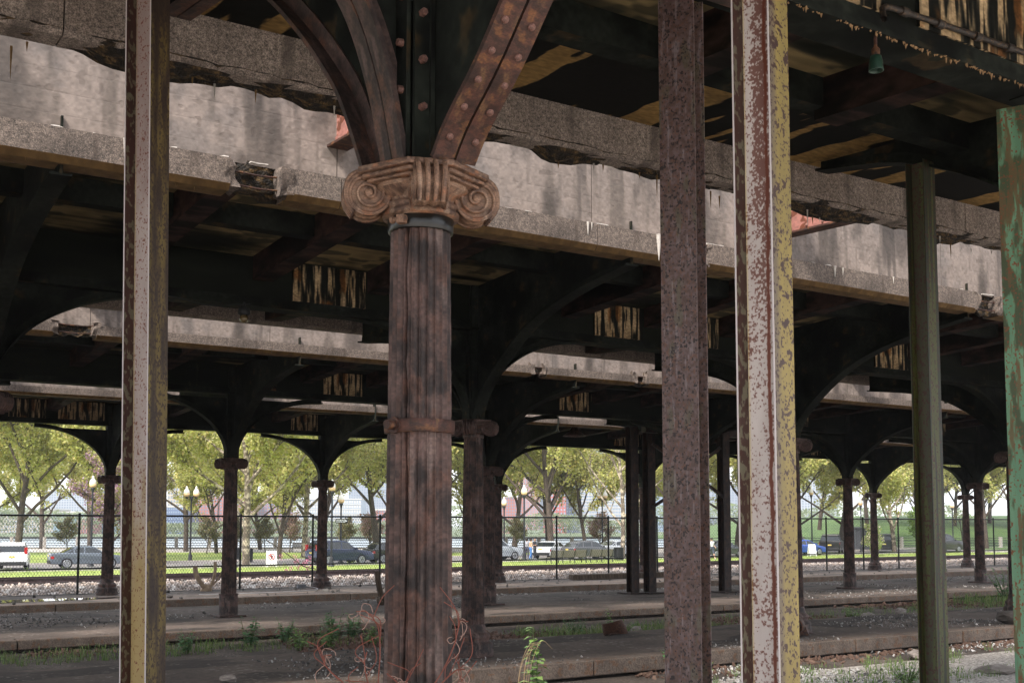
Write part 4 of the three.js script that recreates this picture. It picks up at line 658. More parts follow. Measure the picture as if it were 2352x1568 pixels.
function carGeo(p) {
  const ex = (pts, w, b) => { const s = new THREE.Shape(pts.map(([x, y]) => new THREE.Vector2(x, y))), g = new THREE.ExtrudeGeometry(s, { depth: w - 2 * b, bevelEnabled: true, bevelThickness: b, bevelSize: b * .6, bevelSegments: 3, curveSegments: 6 }); g.translate(0, 0, -w / 2 + b); return g; };
  const arch = (x, r) => { const a = []; for (let k = 0; k <= 8; k++) { const t = Math.PI - k / 8 * Math.PI; a.push([x + r * Math.cos(t), .34 + r * Math.sin(t) * .95]); } return a; };
  const wb = p.L * .29, low = [...arch(-wb, .39), ...arch(wb, .39)].map(([x, y]) => [x, Math.max(y, .3)]);
  const body = ex([...p.body, ...low.reverse()], p.W, .09), taper = g => { const q = g.attributes.position, y0 = p.roof[0][1]; for (let i = 0; i < q.count; i++) { const k = clamp((q.getY(i) - y0) / (p.H - y0)); q.setZ(i, q.getZ(i) * (1 - .2 * k)); } g.computeVertexNormals(); return g; };
  const cab = taper(ex(p.roof, p.W - .1, .06));
  const rf = p.roof, roof = taper(ex([[rf[1][0] - .02, rf[1][1] + .02], [rf[2][0], rf[2][1] + .012], [rf[3][0], rf[3][1] + .014], [rf[4][0], rf[4][1] + .02], [rf[4][0] - .06, rf[4][1] - .045], [rf[3][0], rf[3][1] - .06], [rf[2][0], rf[2][1] - .06], [rf[1][0] + .06, rf[1][1] - .06]], p.W - .09, .05));
  const pil = (xa, xb) => { const y0 = rf[0][1] - .02, y1 = p.H - .05; return taper(ex([[xa, y0], [xa + .09, y0], [xb + .07, y1], [xb, y1]], p.W - .085, .01)); };
  const pillars = merge([pil(rf[0][0] + .02, rf[2][0] - .1), pil(-.35, -.3), pil(rf[5][0] - .12, rf[4][0] - .05), pil(rf[0][0] + .75, rf[0][0] + .85)]);
  return { body: toCreasedNormals(body, .7), cab, roof: toCreasedNormals(roof, .7), pillars, wb, p };
}
const CG = Object.fromEntries(Object.keys(PROF).map(k => [k, carGeo(PROF[k])]));
function car(kind, label, color, x, D, head, extra = {}) {
  const G = CG[kind], p = G.p, at = atPx(x, D, GY), t = thing('parked_car', label, 'car', [at.x, at.y, at.z], head, 'cars parked along the park road');
  const m = new THREE.MeshPhysicalMaterial({ color, roughness: .4, clearcoat: .45, clearcoatRoughness: .1, metalness: .15 });
  obj('body', G.body, m, t); obj('windows', G.cab, M.glassDark, t); obj('roof', G.roof, m, t); obj('pillars', G.pillars, m, t);
  for (const sx of [-1, 1]) for (const sz of [-1, 1]) { const w = obj('wheel', wheelG.t, M.tyre, t); w.position.set(sx * G.wb, .34, sz * (p.W / 2 - .14)); const r = obj('rim', wheelG.r, M.alloy, w); r.position.z = sz * .115; }
  const back = p.body[1][0], fr = p.body[p.body.length - 2][0];
  for (const s of [-1, 1]) {
    obj('taillight', kind === 'suv' ? bx(back - .03, back + .12, .98, 1.42, s * (p.W / 2 - .12) - .09, s * (p.W / 2 - .12) + .09) : rbx(back - .025, back + .2, p.body[1][1] - .18, p.body[1][1] + .0, s * (p.W / 2 - .1) - .12, s * (p.W / 2 - .1) + .105, .02), M.lampRed, t);
    obj('headlight', rbx(fr - .3, fr + .02, p.body[p.body.length - 2][1] - .02, p.body[p.body.length - 2][1] + .12, s * (p.W / 2 - .2) - .14, s * (p.W / 2 - .2) + .13, .02), M.lampWhite, t);
    obj('mirror', rbx(.72, .86, p.roof[0][1] + .02, p.roof[0][1] + .16, s * (p.W / 2 + .02) - .02, s * (p.W / 2 + .02) + s * .16, .02), m, t);
  }
  obj('bumper', rbx(back - .06, back + .25, .32, .55, -p.W / 2 + .05, p.W / 2 - .05, .05), M.trim, t); obj('bumper', rbx(fr - .2, fr + .05, .28, .48, -p.W / 2 + .06, p.W / 2 - .06, .05), M.trim, t);
  obj('number_plate', bx(back - .07, back - .03, .78, .9, -.17, .17), M.plate, t);
  return t;
}
const alongU = 0, awayFromCamera = ALPHA;                    // +x is forward: along the tracks, or straight away from the camera
car('suv', 'white car seen from behind with tall red tail lights', 0xd9d9da, 36, 75, awayFromCamera + .36);
car('sedan', 'slate grey sedan parked beyond the chain link fence', 0x59616c, 205, 77, alongU - .1);
car('suv', 'navy blue car seen side on beside two lamp posts', 0x1e2a4a, 782, 84.5, alongU + .05);
car('hatch', 'black hatchback parked in front of the navy car', 0x1c1d20, 905, 88, alongU);
car('suv', 'silver car behind the dark columns and litter bin', 0x9aa0a8, 1138, 95, alongU);
car('sedan', 'white sedan parked beside three people', 0xc9ccd0, 1266, 99, alongU + .55);
car('hatch', 'dark grey hatchback behind the slatted bench', 0x4b4c52, 1352, 96, alongU);
car('sedan', 'pale silver sedan beyond the dark grey hatchback', 0xa9adb3, 1420, 104, alongU);
car('sedan', 'dark sedan behind the person in a white shirt', 0x34383f, 1655, 102, alongU);
car('sedan', 'blue sedan beside the yellow flanged post', 0x2c4da0, 1840, 109, alongU);
car('truck', 'black square backed car seen from behind beside the kiosk', 0x17181b, 1908, 118, awayFromCamera - .35);
car('truck', 'dark square backed car behind the pale barked tree', 0x22262e, 2028, 123, awayFromCamera - .3);
car('truck', 'charcoal van parked side on below the grassy mound', 0x2c2c31, 2160, 121, alongU);
// ---------- park furniture ----------
M.iron = plain(0x23242a, .55, { metalness: .2 }); M.globe = new THREE.MeshPhysicalMaterial({ color: 0xe6e2dc, roughness: .35, transmission: .25 }); M.amber = plain(0xc4a67c, .5);
const lampPost = h => uvm(lathe([[.22, 0], [.22, .1], [.15, .16], [.15, .5], [.1, .58], [.075, .7], [.06, h - .35], [.085, h - .3], [.085, h - .22], [.14, h - .1], [.16, h], [0, h]], 14));
const globeG = uvm(lathe([[.12, 0], [.2, .1], [.235, .3], [.2, .48], [.1, .6], [.07, .66], [.085, .72], [.04, .8], [0, .83]], 16)), amberG = uvm(lathe([[.1, -.02], [.215, .07], [.24, .25], [.0, .26]], 16));
function lamp(label, x, D, top, twin) {
  const b = atPx(x, D, GY), h = (1205 - top) / 2680 * D + EYE - GY - .83, t = thing('street_lamp', label, 'street lamp', [b.x, b.y, b.z], 0, 'globe lamps of the park'); obj('post', lampPost(h), M.iron, t);
  const gl = (dx, dz) => { const g = obj('globe', globeG, M.globe, t); g.position.set(dx, h, dz); obj('amber_bowl', amberG, M.amber, g); };
  if (twin) { obj('arm', [bar(V(-.45 * SA, h, -.45 * CA * 0), V(.45 * SA, h, 0), .04, .04, 6)], M.iron, t); for (const s of [-1, 1]) { obj('bracket', bar(V(s * .45 * SA, h - .15, 0), V(s * .45 * SA, h + .02, 0), .09, .12, 8), M.iron, t); gl(s * .45 * SA, 0); } } else gl(0, 0);
}
[['globe lamp hidden behind the column nearest the slate grey sedan', 213, 80, 1092], ['twin globe lamp on the lawn beyond the fence', 440, 90, 1116, 1], ['globe lamp standing in front of the navy car', 763, 80, 1100], ['globe lamp carrying the one way sign', 784, 87, 1130], ['globe lamp behind the dark sleeve footed column', 1158, 102, 1140], ['globe lamp beside three people', 1204, 93, 1113], ['twin globe lamp behind the slatted bench', 1383, 112, 1125, 1], ['globe lamp above the blue sedan', 1863, 117, 1118], ['globe lamp above the grey kiosk', 1976, 122, 1143], ['globe lamp beyond the charcoal van', 2186, 134, 1150]].forEach(a => lamp(...a));
const font = await new FontLoader().loadAsync('fonts/droid/droid_sans_bold.typeface.json');
const text = (s, size, d = .004) => { const g = new TextGeometry(s, { font, size, depth: d, curveSegments: 3, bevelEnabled: false }); g.computeBoundingBox(); g.translate(-g.boundingBox.max.x / 2, 0, 0); return g; };
const faceCam = Math.PI / 2 - ALPHA + Math.PI; const face = -(Math.PI / 2 - ALPHA);
{ const b = atPx(786, 86.7, 0), t = thing('one_way_sign', 'black and white ONE WAY arrow sign on a lamp post', 'sign', [b.x, EYE + (1205 - 1196) / 2680 * 86.7, b.z], face);
  obj('panel', bx(-.46, .46, -.16, .16, -.01, .01), plain(0x18181a, .5), t); const s = new THREE.Shape([[-.41, -.1], [.18, -.1], [.18, -.135], [.42, 0], [.18, .135], [.18, .1], [-.41, .1]].map(p => new THREE.Vector2(...p))); const g = new THREE.ShapeGeometry(s); g.translate(0, 0, .013); obj('arrow', g, plain(0xe6e6e6, .5), t); const x = text('ONE WAY', .1); x.translate(-.09, -.05, .016); obj('lettering', x, plain(0x18181a, .5), t); }
function aframe(label, x, D, ban) {
  const b = atPx(x, D, GY), t = thing('notice_board', label, 'sign', [b.x, b.y, b.z], face + .3); const white = M.board2 ??= plain(0xdcdcdc, .6);
  for (const s of [-1, 1]) { const p = obj('board', [bx(-.35, .35, .12, 1.1, -.02, .02), bx(-.35, -.28, 0, .13, -.02, .02), bx(.28, .35, 0, .13, -.02, .02)], white, t); p.rotation.x = s * -.24; p.position.z = s * .26; }
  if (ban) { const red = M.red ??= plain(0xc02a2a, .6), r = new THREE.TorusGeometry(.2, .025, 6, 28), k = new THREE.BoxGeometry(.4, .04, .02); k.rotateZ(-.8); const m = obj('emblem', merge([r, k]), red, t); m.position.set(0, .68, .26 - .14); m.rotation.x = -.24; const p = obj('pictogram', [bx(-.05, .05, -.13, .13, -.01, .01), bx(-.12, .1, -.02, .04, -.01, .01)], M.trim, t); p.position.set(0, .68, .115); p.rotation.x = -.24; }
}
aframe('white folding notice board with a red prohibition ring', 626, 79, true); aframe('white folding notice board beside the black car', 1862, 106, false);
function bin(label, x, D) { const b = atPx(x, D, GY), t = thing('litter_bin', label, 'litter bin', [b.x, b.y, b.z], .3, 'black slatted litter bins'); obj('liner', uvm(lathe([[0, .05], [.3, .05], [.34, .95], [.3, .96]], 16)), M.trim, t); for (let k = 0; k < 18; k++) { const s = obj('slat', BINS ??= bx(-.03, .03, .02, 1, -.01, .01), M.iron, t), a = k / 18 * 6.283; s.position.set(.37 * Math.cos(a), 0, .37 * Math.sin(a)); s.rotation.y = -a + Math.PI / 2; } const r = new THREE.TorusGeometry(.37, .03, 6, 20); r.rotateX(Math.PI / 2); r.translate(0, 1, 0); obj('rim', r, M.iron, t); }
let BINS = null;
[['litter bin beside the middle row column', 545, 92], ['litter bin next to the notice board', 572, 89], ['litter bin behind the outermost column beside the silver car', 1172, 101], ['litter bin at the end of the slatted bench', 1420, 94]].forEach(a => bin(...a));
function bench(label, x, D, n, turn) {
  const b = atPx(x, D, GY), t = thing('park_bench', label, 'bench', [b.x, b.y, b.z], turn); const wood = M.benchWood ??= surf(256, 64, (u, v) => { const a = fbm(u, v, 30, 6, 3, 421); return [...mix([92, 84, 78], [140, 132, 126], a), a]; }, 1, .3, .002), L = n * 1.1;
  for (let k = 0; k < 6; k++) { const s = obj('back_slat', bx(-L / 2, L / 2, -.035, .035, -.015, .015), wood, t); s.position.set(0, .5 + k * .085, .26 + k * .03); s.rotation.x = .34; }
  for (let k = 0; k < 5; k++) { const s = obj('seat_slat', bx(-L / 2, L / 2, -.015, .015, -.035, .035), wood, t); s.position.set(0, .44, .2 - k * .1); }
  for (let k = 0; k <= n; k++) { const x0 = -L / 2 + .04 + k * (L - .08) / n, f = obj('frame', [beam(V(x0, 0, .36), V(x0, .44, .22), .05, .05), beam(V(x0, .4, .22), V(x0, .98, .45), .05, .05), beam(V(x0, 0, -.26), V(x0, .44, -.22), .05, .05), beam(V(x0, .42, .24), V(x0, .42, -.24), .05, .05)], M.iron, t); }
}
bench('long slatted park bench seen from behind, before the dark grey hatchback', 1300, 87, 3, 0); bench('slatted park bench seen from behind, next to the litter bin', 1375, 89.5, 2, 0); bench('slatted bench facing the river by the promenade', 696, 124, 2, face + Math.PI);
{ const b = atPx(1978, 128, GY), t = thing('kiosk', 'grey metal kiosk with two doors beside the flowering shrub', 'kiosk', [b.x, b.y, b.z], face); const m = plain(0x4b4d53, .6); obj('cabinet', rbx(-.95, .95, 0, 2.35, -.9, .9, .04), m, t); obj('roof', rbx(-1.02, 1.02, 2.3, 2.6, -1, 1, .1), m, t); for (const s of [-1, 1]) { const d = obj('door', rbx(s * .46 - .42, s * .46 + .42, .15, 2.1, .9, .925, .01), m, t); obj('handle', bx(s * .1 - .02, s * .1 + .02, .9, 1.3, .93, .96), M.trim, d); } obj('plinth', bx(-1.3, 1.3, -.02, .16, -1.2, 1.2), M.path, t); }
// ---------- people ----------
function person(label, x, D, turn, pose) {
  const J = pose.joints, res = 64, S = 1.02, mc = new MarchingCubes(res, M.trim, false, false, 60000), bones = pose.bones;
  const sd = (x, y, z, a, b, ra, rb) => { const ax = b.x - a.x, ay = b.y - a.y, az = b.z - a.z, t = clamp(((x - a.x) * ax + (y - a.y) * ay + (z - a.z) * az) / (ax * ax + ay * ay + az * az + 1e-9)), dx = x - a.x - ax * t, dy = y - a.y - ay * t, dz = z - a.z - az * t; return Math.sqrt(dx * dx + dy * dy + dz * dz) - (ra + (rb - ra) * t); }, seg = (p, a, b, ra, rb) => sd(p.x, p.y, p.z, a, b, ra, rb);
  for (let k = 0; k < res; k++) for (let j = 0; j < res; j++) for (let i = 0; i < res; i++) {
    const x = ((i - res / 2) / (res / 2)) * S, y = ((j - res / 2) / (res / 2)) * S + .9, z = ((k - res / 2) / (res / 2)) * S; let d = 9;
    if (Math.abs(x) < .5 && Math.abs(z) < .6) for (const [a, b, ra, rb] of bones) { const e = sd(x, y, z, J[a], J[b], ra, rb); if (e > d + .035) continue; const h = clamp(.5 + .5 * (d - e) / .035); d = d + (e - d) * h - .035 * h * (1 - h); }
    mc.field[i + j * res + k * res * res] = -d;
  }
  mc.isolation = 0; mc.update(); const n = mc.count, pos = new Float32Array(n * 3), nor = new Float32Array(n * 3), col = new Float32Array(n * 3);
  for (let i = 0; i < n; i++) {
    const q = V(mc.positionArray[3 * i] * S, mc.positionArray[3 * i + 1] * S + .9, mc.positionArray[3 * i + 2] * S); pos.set([q.x, q.y, q.z], 3 * i); nor.set([mc.normalArray[3 * i], mc.normalArray[3 * i + 1], mc.normalArray[3 * i + 2]], 3 * i);
    let best = 9, who = 0; bones.forEach(([a, b, ra, rb], m) => { const e = seg(q, J[a], J[b], ra, rb); if (e < best) { best = e; who = m; } }); col.set(bones[who][5] && q.z < bones[who][6] ? bones[who][5] : bones[who][4], 3 * i);
  }
  const g = new THREE.BufferGeometry(); g.setAttribute('position', new THREE.BufferAttribute(pos, 3)); g.setAttribute('normal', new THREE.BufferAttribute(nor, 3)); g.setAttribute('color', new THREE.BufferAttribute(col, 3));
  const b = atPx(x, D, GY), t = thing('person', label, 'person', [b.x, b.y, b.z], turn); obj('body', g, M.skinCloth ??= new THREE.MeshStandardMaterial({ vertexColors: true, roughness: .85 }), t);
  const hd = J.head; for (const s of [-1, 1]) { const e = new THREE.SphereGeometry(.012, 6, 5); e.translate(hd.x + s * .035, hd.y + .0, hd.z + .093); obj('eye', e, M.trim, t); } const ns = new THREE.ConeGeometry(.014, .04, 5); ns.translate(hd.x, hd.y - .03, hd.z + .105); obj('nose', ns, M.skinTone ??= plain(0xa87860, .7), t);
  const hair = new THREE.SphereGeometry(.112, 14, 10, 0, 6.283, 0, pose.longHair ? 2.1 : 1.35); hair.scale(1, 1.1, 1.12); hair.rotateX(-.45); hair.translate(hd.x, hd.y + .03, hd.z - .012); obj('hair', hair, plain(pose.hair, .8), t);
}
function stand({ top, legs, feet, skin = [.42, .26, .19], hair = 0x1c1512, walk = 0, armL = [.3, 1.02, .05], armR = [-.3, 1.02, .05], longHair, shorts }) {
  const J = { head: V(0, 1.62, .02), neck: V(0, 1.46, 0), chest: V(0, 1.3, 0), waist: V(0, 1.06, 0), hip: V(0, .94, 0) };
  for (const [n, s, w, h] of [['L', 1, walk, armL], ['R', -1, -walk, armR]]) { J['sh' + n] = V(s * .17, 1.4, 0); J['el' + n] = V(s * .23, 1.16, -w * .1); J['ha' + n] = V(...h); J['th' + n] = V(s * .09, .92, 0); J['kn' + n] = V(s * .1, .5, w * .16 + .02); J['an' + n] = V(s * .1, .09, w * .3 - (w < 0 ? .06 : 0)); J['to' + n] = V(s * .115, .035, J['an' + n].z + .14); const hd = J['ha' + n]; for (let f = 0; f < 5; f++) J['f' + n + f] = V(hd.x + (f - 2) * .016 * s, hd.y - .085 + Math.abs(f - 2) * .008, hd.z + .012 * (f - 2)); }
  const B = [['neck', 'head', .055, .06, skin], ['head', 'head', .1, .1, skin], ['chest', 'neck', .12, .06, top], ['waist', 'chest', .125, .15, top], ['hip', 'waist', .14, .125, legs]];
  for (const n of ['L', 'R']) { B.push(['chest', 'sh' + n, .12, .075, top], ['sh' + n, 'el' + n, .062, .045, top], ['el' + n, 'ha' + n, .042, .03, skin], ['hip', 'th' + n, .11, .1, legs], ['th' + n, 'kn' + n, .095, .062, legs], ['kn' + n, 'an' + n, .06, .042, shorts ? skin : legs], ['an' + n, 'to' + n, .046, .036, feet]); for (let f = 0; f < 5; f++) B.push(['ha' + n, 'f' + n + f, .02, .009, skin]); }
  for (const b of B) if (b[0] === b[1]) { J.crown = V(0, 1.66, .0); b[1] = 'crown'; }
  return { joints: J, bones: B, hair, longHair };
}
person('person in a grey top and dark trousers standing beside two others', 1210, 94, 2.2, stand({ top: [.3, .3, .34], legs: [.05, .05, .08], feet: [.3, .3, .3], longHair: true }));
person('person in a tan top and blue jeans between two others', 1219, 93, 1.2, stand({ top: [.55, .34, .22], legs: [.07, .18, .45], feet: [.2, .2, .2], longHair: true, walk: .3 }));
person('person in a black top with a red bag near the white sedan', 1228, 95, .4, stand({ top: [.03, .03, .035], legs: [.06, .06, .07], feet: [.5, .5, .5], armR: [-.2, 1.2, .24] }));
person('person in a white shirt and dark shorts walking past the dark sedan', 1633, 95, 2.9, stand({ top: [.6, .6, .62], legs: [.05, .06, .09], feet: [.6, .6, .6], walk: 1, shorts: true, armL: [.27, 1.0, .2], armR: [-.27, 1.0, -.16] }));
// ---------- things on the platforms ----------
const STN = [0, 1, 2, 3].map(k => jitter(new THREE.IcosahedronGeometry(1, 1), .35, 50 + k, 1.4));
M.stones = [surf(256, 256, (u, v) => { const a = fbm(u, v, 12, 12, 4, 431); return [...mix([104, 96, 90], [160, 152, 146], a), a]; }, 1, 1, .02), surf(256, 256, (u, v) => { const a = fbm(u, v, 12, 12, 4, 435); return [...mix([48, 44, 42], [86, 80, 76], a), a]; }, 1, 1, .02)];
function scatter(name, label, N, place, tone, cat) {          // loose crumbs of concrete and cinder: stuff
  const r = rng(N + 7), im = new THREE.InstancedMesh(jitter(new THREE.IcosahedronGeometry(1, 0), .4, 77, 1.2), new THREE.MeshStandardMaterial({ roughness: .95 }), N), m = new THREE.Matrix4(), q = new THREE.Quaternion(), c = new THREE.Color();
  for (let i = 0; i < N; i++) { const [u, y, w, s] = place(r); q.setFromEuler(new THREE.Euler(r() * 6, r() * 6, r() * 6)); m.compose(V(u, y + s * .35, -w), q, V(s * (1 + r()), s * (.4 + .5 * r()), s)); im.setMatrixAt(i, m); c.setRGB(...tone(r)); im.setColorAt(i, c); }
  im.name = numbered(name); im.castShadow = im.receiveShadow = true; scene.add(im); tag(im, label, cat || 'rubble', null, 'stuff');
}
const patch = (r, f, u0, u1, w0, w1) => { for (let k = 0; k < 30; k++) { const u = u0 + (u1 - u0) * r(), w = w0 + (w1 - w0) * r(); if (vn(u * f, w * f, 512, 512, 441) > .45 + .3 * r()) return [u, w]; } return [u0 + (u1 - u0) * r(), w0 + (w1 - w0) * r()]; };
const greys = r => { const k = r() < .32 ? .22 + .24 * r() : .05 + .12 * r(); return [k * 1.03, k * .98, k * .93]; };
scatter('rubble', 'concrete crumbs and cinders strewn on the platform behind the cracked column', 2600, r => { const [u, w] = patch(r, .5, 5, 30, 15.9, 19.6); return [u, 0, w, .008 + .022 * r() * r()]; }, greys);
scatter('rubble', 'concrete crumbs and cinders strewn across the wide middle platform', 3600, r => { const [u, w] = patch(r, .4, 4, 60, 26, 33.1); return [u, -.1, w, .01 + .03 * r() * r()]; }, greys);
scatter('rubble', 'cinders and grit filling the strip before the fence platform', 4200, r => { const [u, w] = patch(r, .6, 4, 70, 33.3, 37.5); return [u, -.36, w, .012 + .035 * r() * r()]; }, greys);
scatter('rubble', 'pale limestone grit on the nearest old track bed', 9000, r => { const [u, w] = patch(r, .45, 13, 34, 9, 15.9); return [u, -.325, w, .012 + .028 * r() * r()]; }, r => { const k = r() < .7 ? .3 + .32 * r() : .05 + .1 * r(); return [k * 1.01, k * .98, k * .95]; });
scatter('rubble', 'stones lying on the fence platform', 260, r => [5 + 60 * r(), -.13, 37.8 + 4 * r(), .02 + .07 * r() * r()], r => { const k = .04 + .1 * r(); return [k, k * .95, k * .9]; });
scatter('leaf_litter', 'red brown dead leaves lying along the sunken track bed', 5200, r => { const [u, w] = patch(r, .35, 5, 46, 20.2, 25.8); return [u, -.38, w, .025 + .035 * r()]; }, r => mix([.09, .05, .036], [.16, .1, .075], r()), 'dead leaves');
scatter('leaf_litter', 'red brown dead leaves along the foot of the nearest platform edge', 900, r => [13 + 20 * r(), -.325, 15.82 - 1.1 * r() * r(), .02 + .03 * r()], r => mix([.09, .05, .036], [.15, .095, .07], r()), 'dead leaves');
struct('ground_fill', [bw(-60, 110, -.75, -.36, 33.2, 37.65)], M.dirt, 'cinder fill between the wide platform and the fence platform');
struct('gravel_bed', [bw(12.5, 40, -.75, -.318, 8.5, 14.6)], M.paleGravel, 'pale gravel strip of the nearest track bed');
function stone(label, u, y, w, s, sq, k = 0, dark = 0) { const m = obj('stone', STN[k], M.stones[dark]); m.position.set(u, y + s * sq * .7, -w); m.scale.set(s, s * sq, s * .8); m.rotation.y = u * 3; tag(m, label, 'stone', null); }
[['broken pale concrete chunk lying by the wide platform edge', 18.4, -.38, 22.2, .16, .7, 1], ['flat grey slab piece on the leaf littered track bed', 27.4, -.38, 22.6, .24, .35, 2], ['pale angular stone on the leaf litter beyond the yellow flanged post', 28.6, -.38, 22.4, .2, .8, 0], ['dark concrete lump on the nearest platform edge', 24.6, 0, 16.2, .3, .6, 3, 1], ['grey concrete slab fragment in the gravel', 19.2, -.325, 14.6, .3, .35, 1], ['round grey stone on the gravel track bed', 18.6, -.325, 12.6, .32, .3, 2], ['small pale stone on the nearest platform', 9.2, 0, 17.2, .07, .7, 0], ['white flat stone fragment at the platform foot', 6.1, 0, 16.6, .12, .5, 3], ['dark stone on the fence platform beside the column', 12.1, -.13, 38.6, .12, .5, 2, 1], ['dark stone block on the fence platform', 11.4, -.13, 38.4, .14, .5, 1, 1]].forEach(a => stone(...a));
// rusty bent sheet and pipe
M.scrap = rustTex([40, 24, 18], [84, 56, 42], [110, 84, 66], [120, 66, 36], .5, 451, .4, .4, 0);
{ const t = thing('scrap_sheet', 'bent rusty iron sheet standing on the platform behind the weeds', 'scrap', [15.35, 0, -19.3], .5); const g = new THREE.PlaneGeometry(.75, .5, 14, 8), p = g.attributes.position; for (let i = 0; i < p.count; i++) { const x = p.getX(i), y = p.getY(i); p.setXYZ(i, x * .8, y + .25 + .1 * Math.sin(x * 8) * (y + .25) - .12 * Math.abs(x), .5 * x * x + .12 * Math.sin(x * 6 + y * 3)); } g.computeVertexNormals(); const m = M.scrap.clone(); m.side = THREE.DoubleSide; obj('sheet', g, m, t); t.scale.set(1.25, .55, 1.1); obj('rim', tube([V(-.3, .02, .1), V(-.1, .03, .0), V(.12, .03, .05), V(.3, .05, .14)], .03, 14, 7), M.scrap, t); }
{ const t = thing('scrap_pipe', 'rusted drum and scrap lying on the platform beside the yellow flanged post', 'scrap', [18.2, 0, -16.9], .7); const g = lathe([[.19, -.3], [.21, -.28], [.2, 0], [.21, .28], [.19, .3], [.17, .3], [.17, -.3]], 20); g.rotateZ(Math.PI / 2); g.translate(0, .2, 0); obj('drum', uvm(g), M.scrap, t); const s = jitter(new THREE.BoxGeometry(.4, .16, .3, 4, 2, 3), .06, 88, 4); s.translate(.55, .1, .1); obj('lump', uvm(s), M.scrap, t); const k = new THREE.ConeGeometry(.12, .3, 5); k.translate(.7, .22, .05); obj('shard', uvm(k), M.scrap, t); }
M.driftwood = surf(128, 512, (u, v) => { const a = fbm(u, v, 20, 6, 4, 461); return [...mix([52, 42, 34], [120, 104, 88], a), a]; }, .5, 1, .02);
{ const t = thing('tree_stump', 'leaning grey dead stump standing on the wide platform', 'stump', [16.2, -.1, -31.4]); obj('trunk', uvm(tube([V(.1, 0, 0), V(.04, .15, 0), V(-.04, .4, .02), V(-.1, .7, 0), V(-.12, .98, 0)], .09, 20, 8)), M.driftwood, t); obj('root', jitter(uvm(new THREE.SphereGeometry(.2, 12, 8)), .06, 91, 5), M.driftwood, t).position.set(.08, .12, 0); }
{ const t = thing('dead_branch', 'bleached forked driftwood root by the fence', 'driftwood', [14.5, -.13, -41.9]); const m = surf(64, 128, (u, v) => { const a = fbm(u, v, 8, 10, 3, 465); return [...mix([128, 108, 88], [196, 176, 150], a), a]; }, .5, 1, .01); obj('limb', uvm(tube([V(-.45, .9, 0), V(-.4, .6, 0), V(-.2, .25, .05), V(0, .06, 0)], .09, 16, 7)), m, t); obj('limb', uvm(tube([V(.3, 1.05, 0), V(.28, .6, .02), V(.15, .2, 0), V(0, .05, 0)], .06, 16, 7)), m, t); obj('twig', uvm(tube([V(.55, .7, 0), V(.4, .4, 0), V(.1, .1, 0)], .03, 10, 5)), m, t); obj('root', jitter(uvm(new THREE.SphereGeometry(.22, 12, 8)), .06, 95, 4), m, t); }
obj('timber', jitter(bwr(30.6, 36.6, -.13, .13, 41.1, 41.5, .05, 3), .04, 101, 1.5), M.driftwood).userData = { label: 'rotting timber baulk lying along the fence platform', category: 'timber' };
{ const t = thing('conduit_end', 'grey electric box trailing a cable on the fence platform', 'electric box', [18.0, -.13, -41.3]); obj('box', rbx(-.22, .1, .02, .17, -.08, .08, .02), plain(0x6a6c70, .6), t); obj('cable', tube([V(.1, .1, 0), V(.3, .06, .3), V(.1, .02, 1.1), V(-1.6, .02, 1.9), V(-3.2, .02, 2.0), V(-4.6, .02, 1.7)], .015, 60, 5), plain(0x8a8a8c, .6), t); }
{ const s = []; for (let k = 0; k <= 40; k++) { const a = k / 40 * 6.283, n = 1 + .12 * Math.sin(a * 3 + 1) + .08 * Math.sin(a * 7); s.push(new THREE.Vector2(6.4 + 4.6 * n * Math.cos(a), 39.6 + .75 * n * Math.sin(a))); } const g = new THREE.ShapeGeometry(new THREE.Shape(s)); g.rotateX(-Math.PI / 2); g.translate(0, -.121, 0); tag(obj('puddle', g, new THREE.MeshPhysicalMaterial({ color: 0x2a2c30, roughness: .02, clearcoat: 1 })), 'shallow puddle reflecting the sky on the fence platform', 'puddle', null, 'structure'); }
// ---------- weeds ----------
M.herb = new THREE.MeshPhysicalMaterial({ vertexColors: true, roughness: .75, transmission: .25, side: THREE.DoubleSide });
function herbGeo(seed, h, stems, leaves, ls, tones, sp = .3) {
  const r = rng(seed), pos = [], col = [], wood = [];
  for (let s = 0; s < stems; s++) {
    const a = r() * 6.283, tip = V(Math.cos(a) * sp * r(), h * (.6 + .5 * r()), Math.sin(a) * sp * r()), b = V(Math.cos(a) * .04, 0, Math.sin(a) * .04); const g = bar(b, tip, .006 + h * .006, .003, 4); wood.push(colored(g, [.1, .15, .04]));
    for (let k = 0; k < leaves; k++) {
      const t = .15 + .85 * (k + r()) / leaves, p = b.clone().lerp(tip, t), az = r() * 6.283, el = -.15 + .6 * r(), d = V(Math.cos(az) * Math.cos(el), Math.sin(el), Math.sin(az) * Math.cos(el)), L = ls * (.6 + .7 * r()) * (1.25 - .6 * t), sd = V(-d.z, 0, d.x).normalize().multiplyScalar(L * .3), mid = p.clone().addScaledVector(d, L * .5).add(V(0, L * .08, 0)), end = p.clone().addScaledVector(d, L).add(V(0, -L * .18, 0)), c = tones[Math.floor(r() * tones.length)], q = .8 + .4 * r(), A = mid.clone().add(sd), B = mid.clone().sub(sd);
      for (const x of [p, A, mid, p, mid, B, A, end, mid, mid, end, B]) { pos.push(x.x, x.y, x.z); col.push(c[0] * q, c[1] * q, c[2] * q); }
    }
  }
  const g = new THREE.BufferGeometry(); g.setAttribute('position', new THREE.Float32BufferAttribute(pos, 3)); g.setAttribute('color', new THREE.Float32BufferAttribute(col, 3)); g.computeVertexNormals(); return { leaf: g, stem: merge(wood) };
}
const DG = [[.06, .17, .045], [.08, .21, .055], [.05, .14, .04]], LG = [[.14, .26, .05], [.18, .3, .06], [.1, .22, .05]];
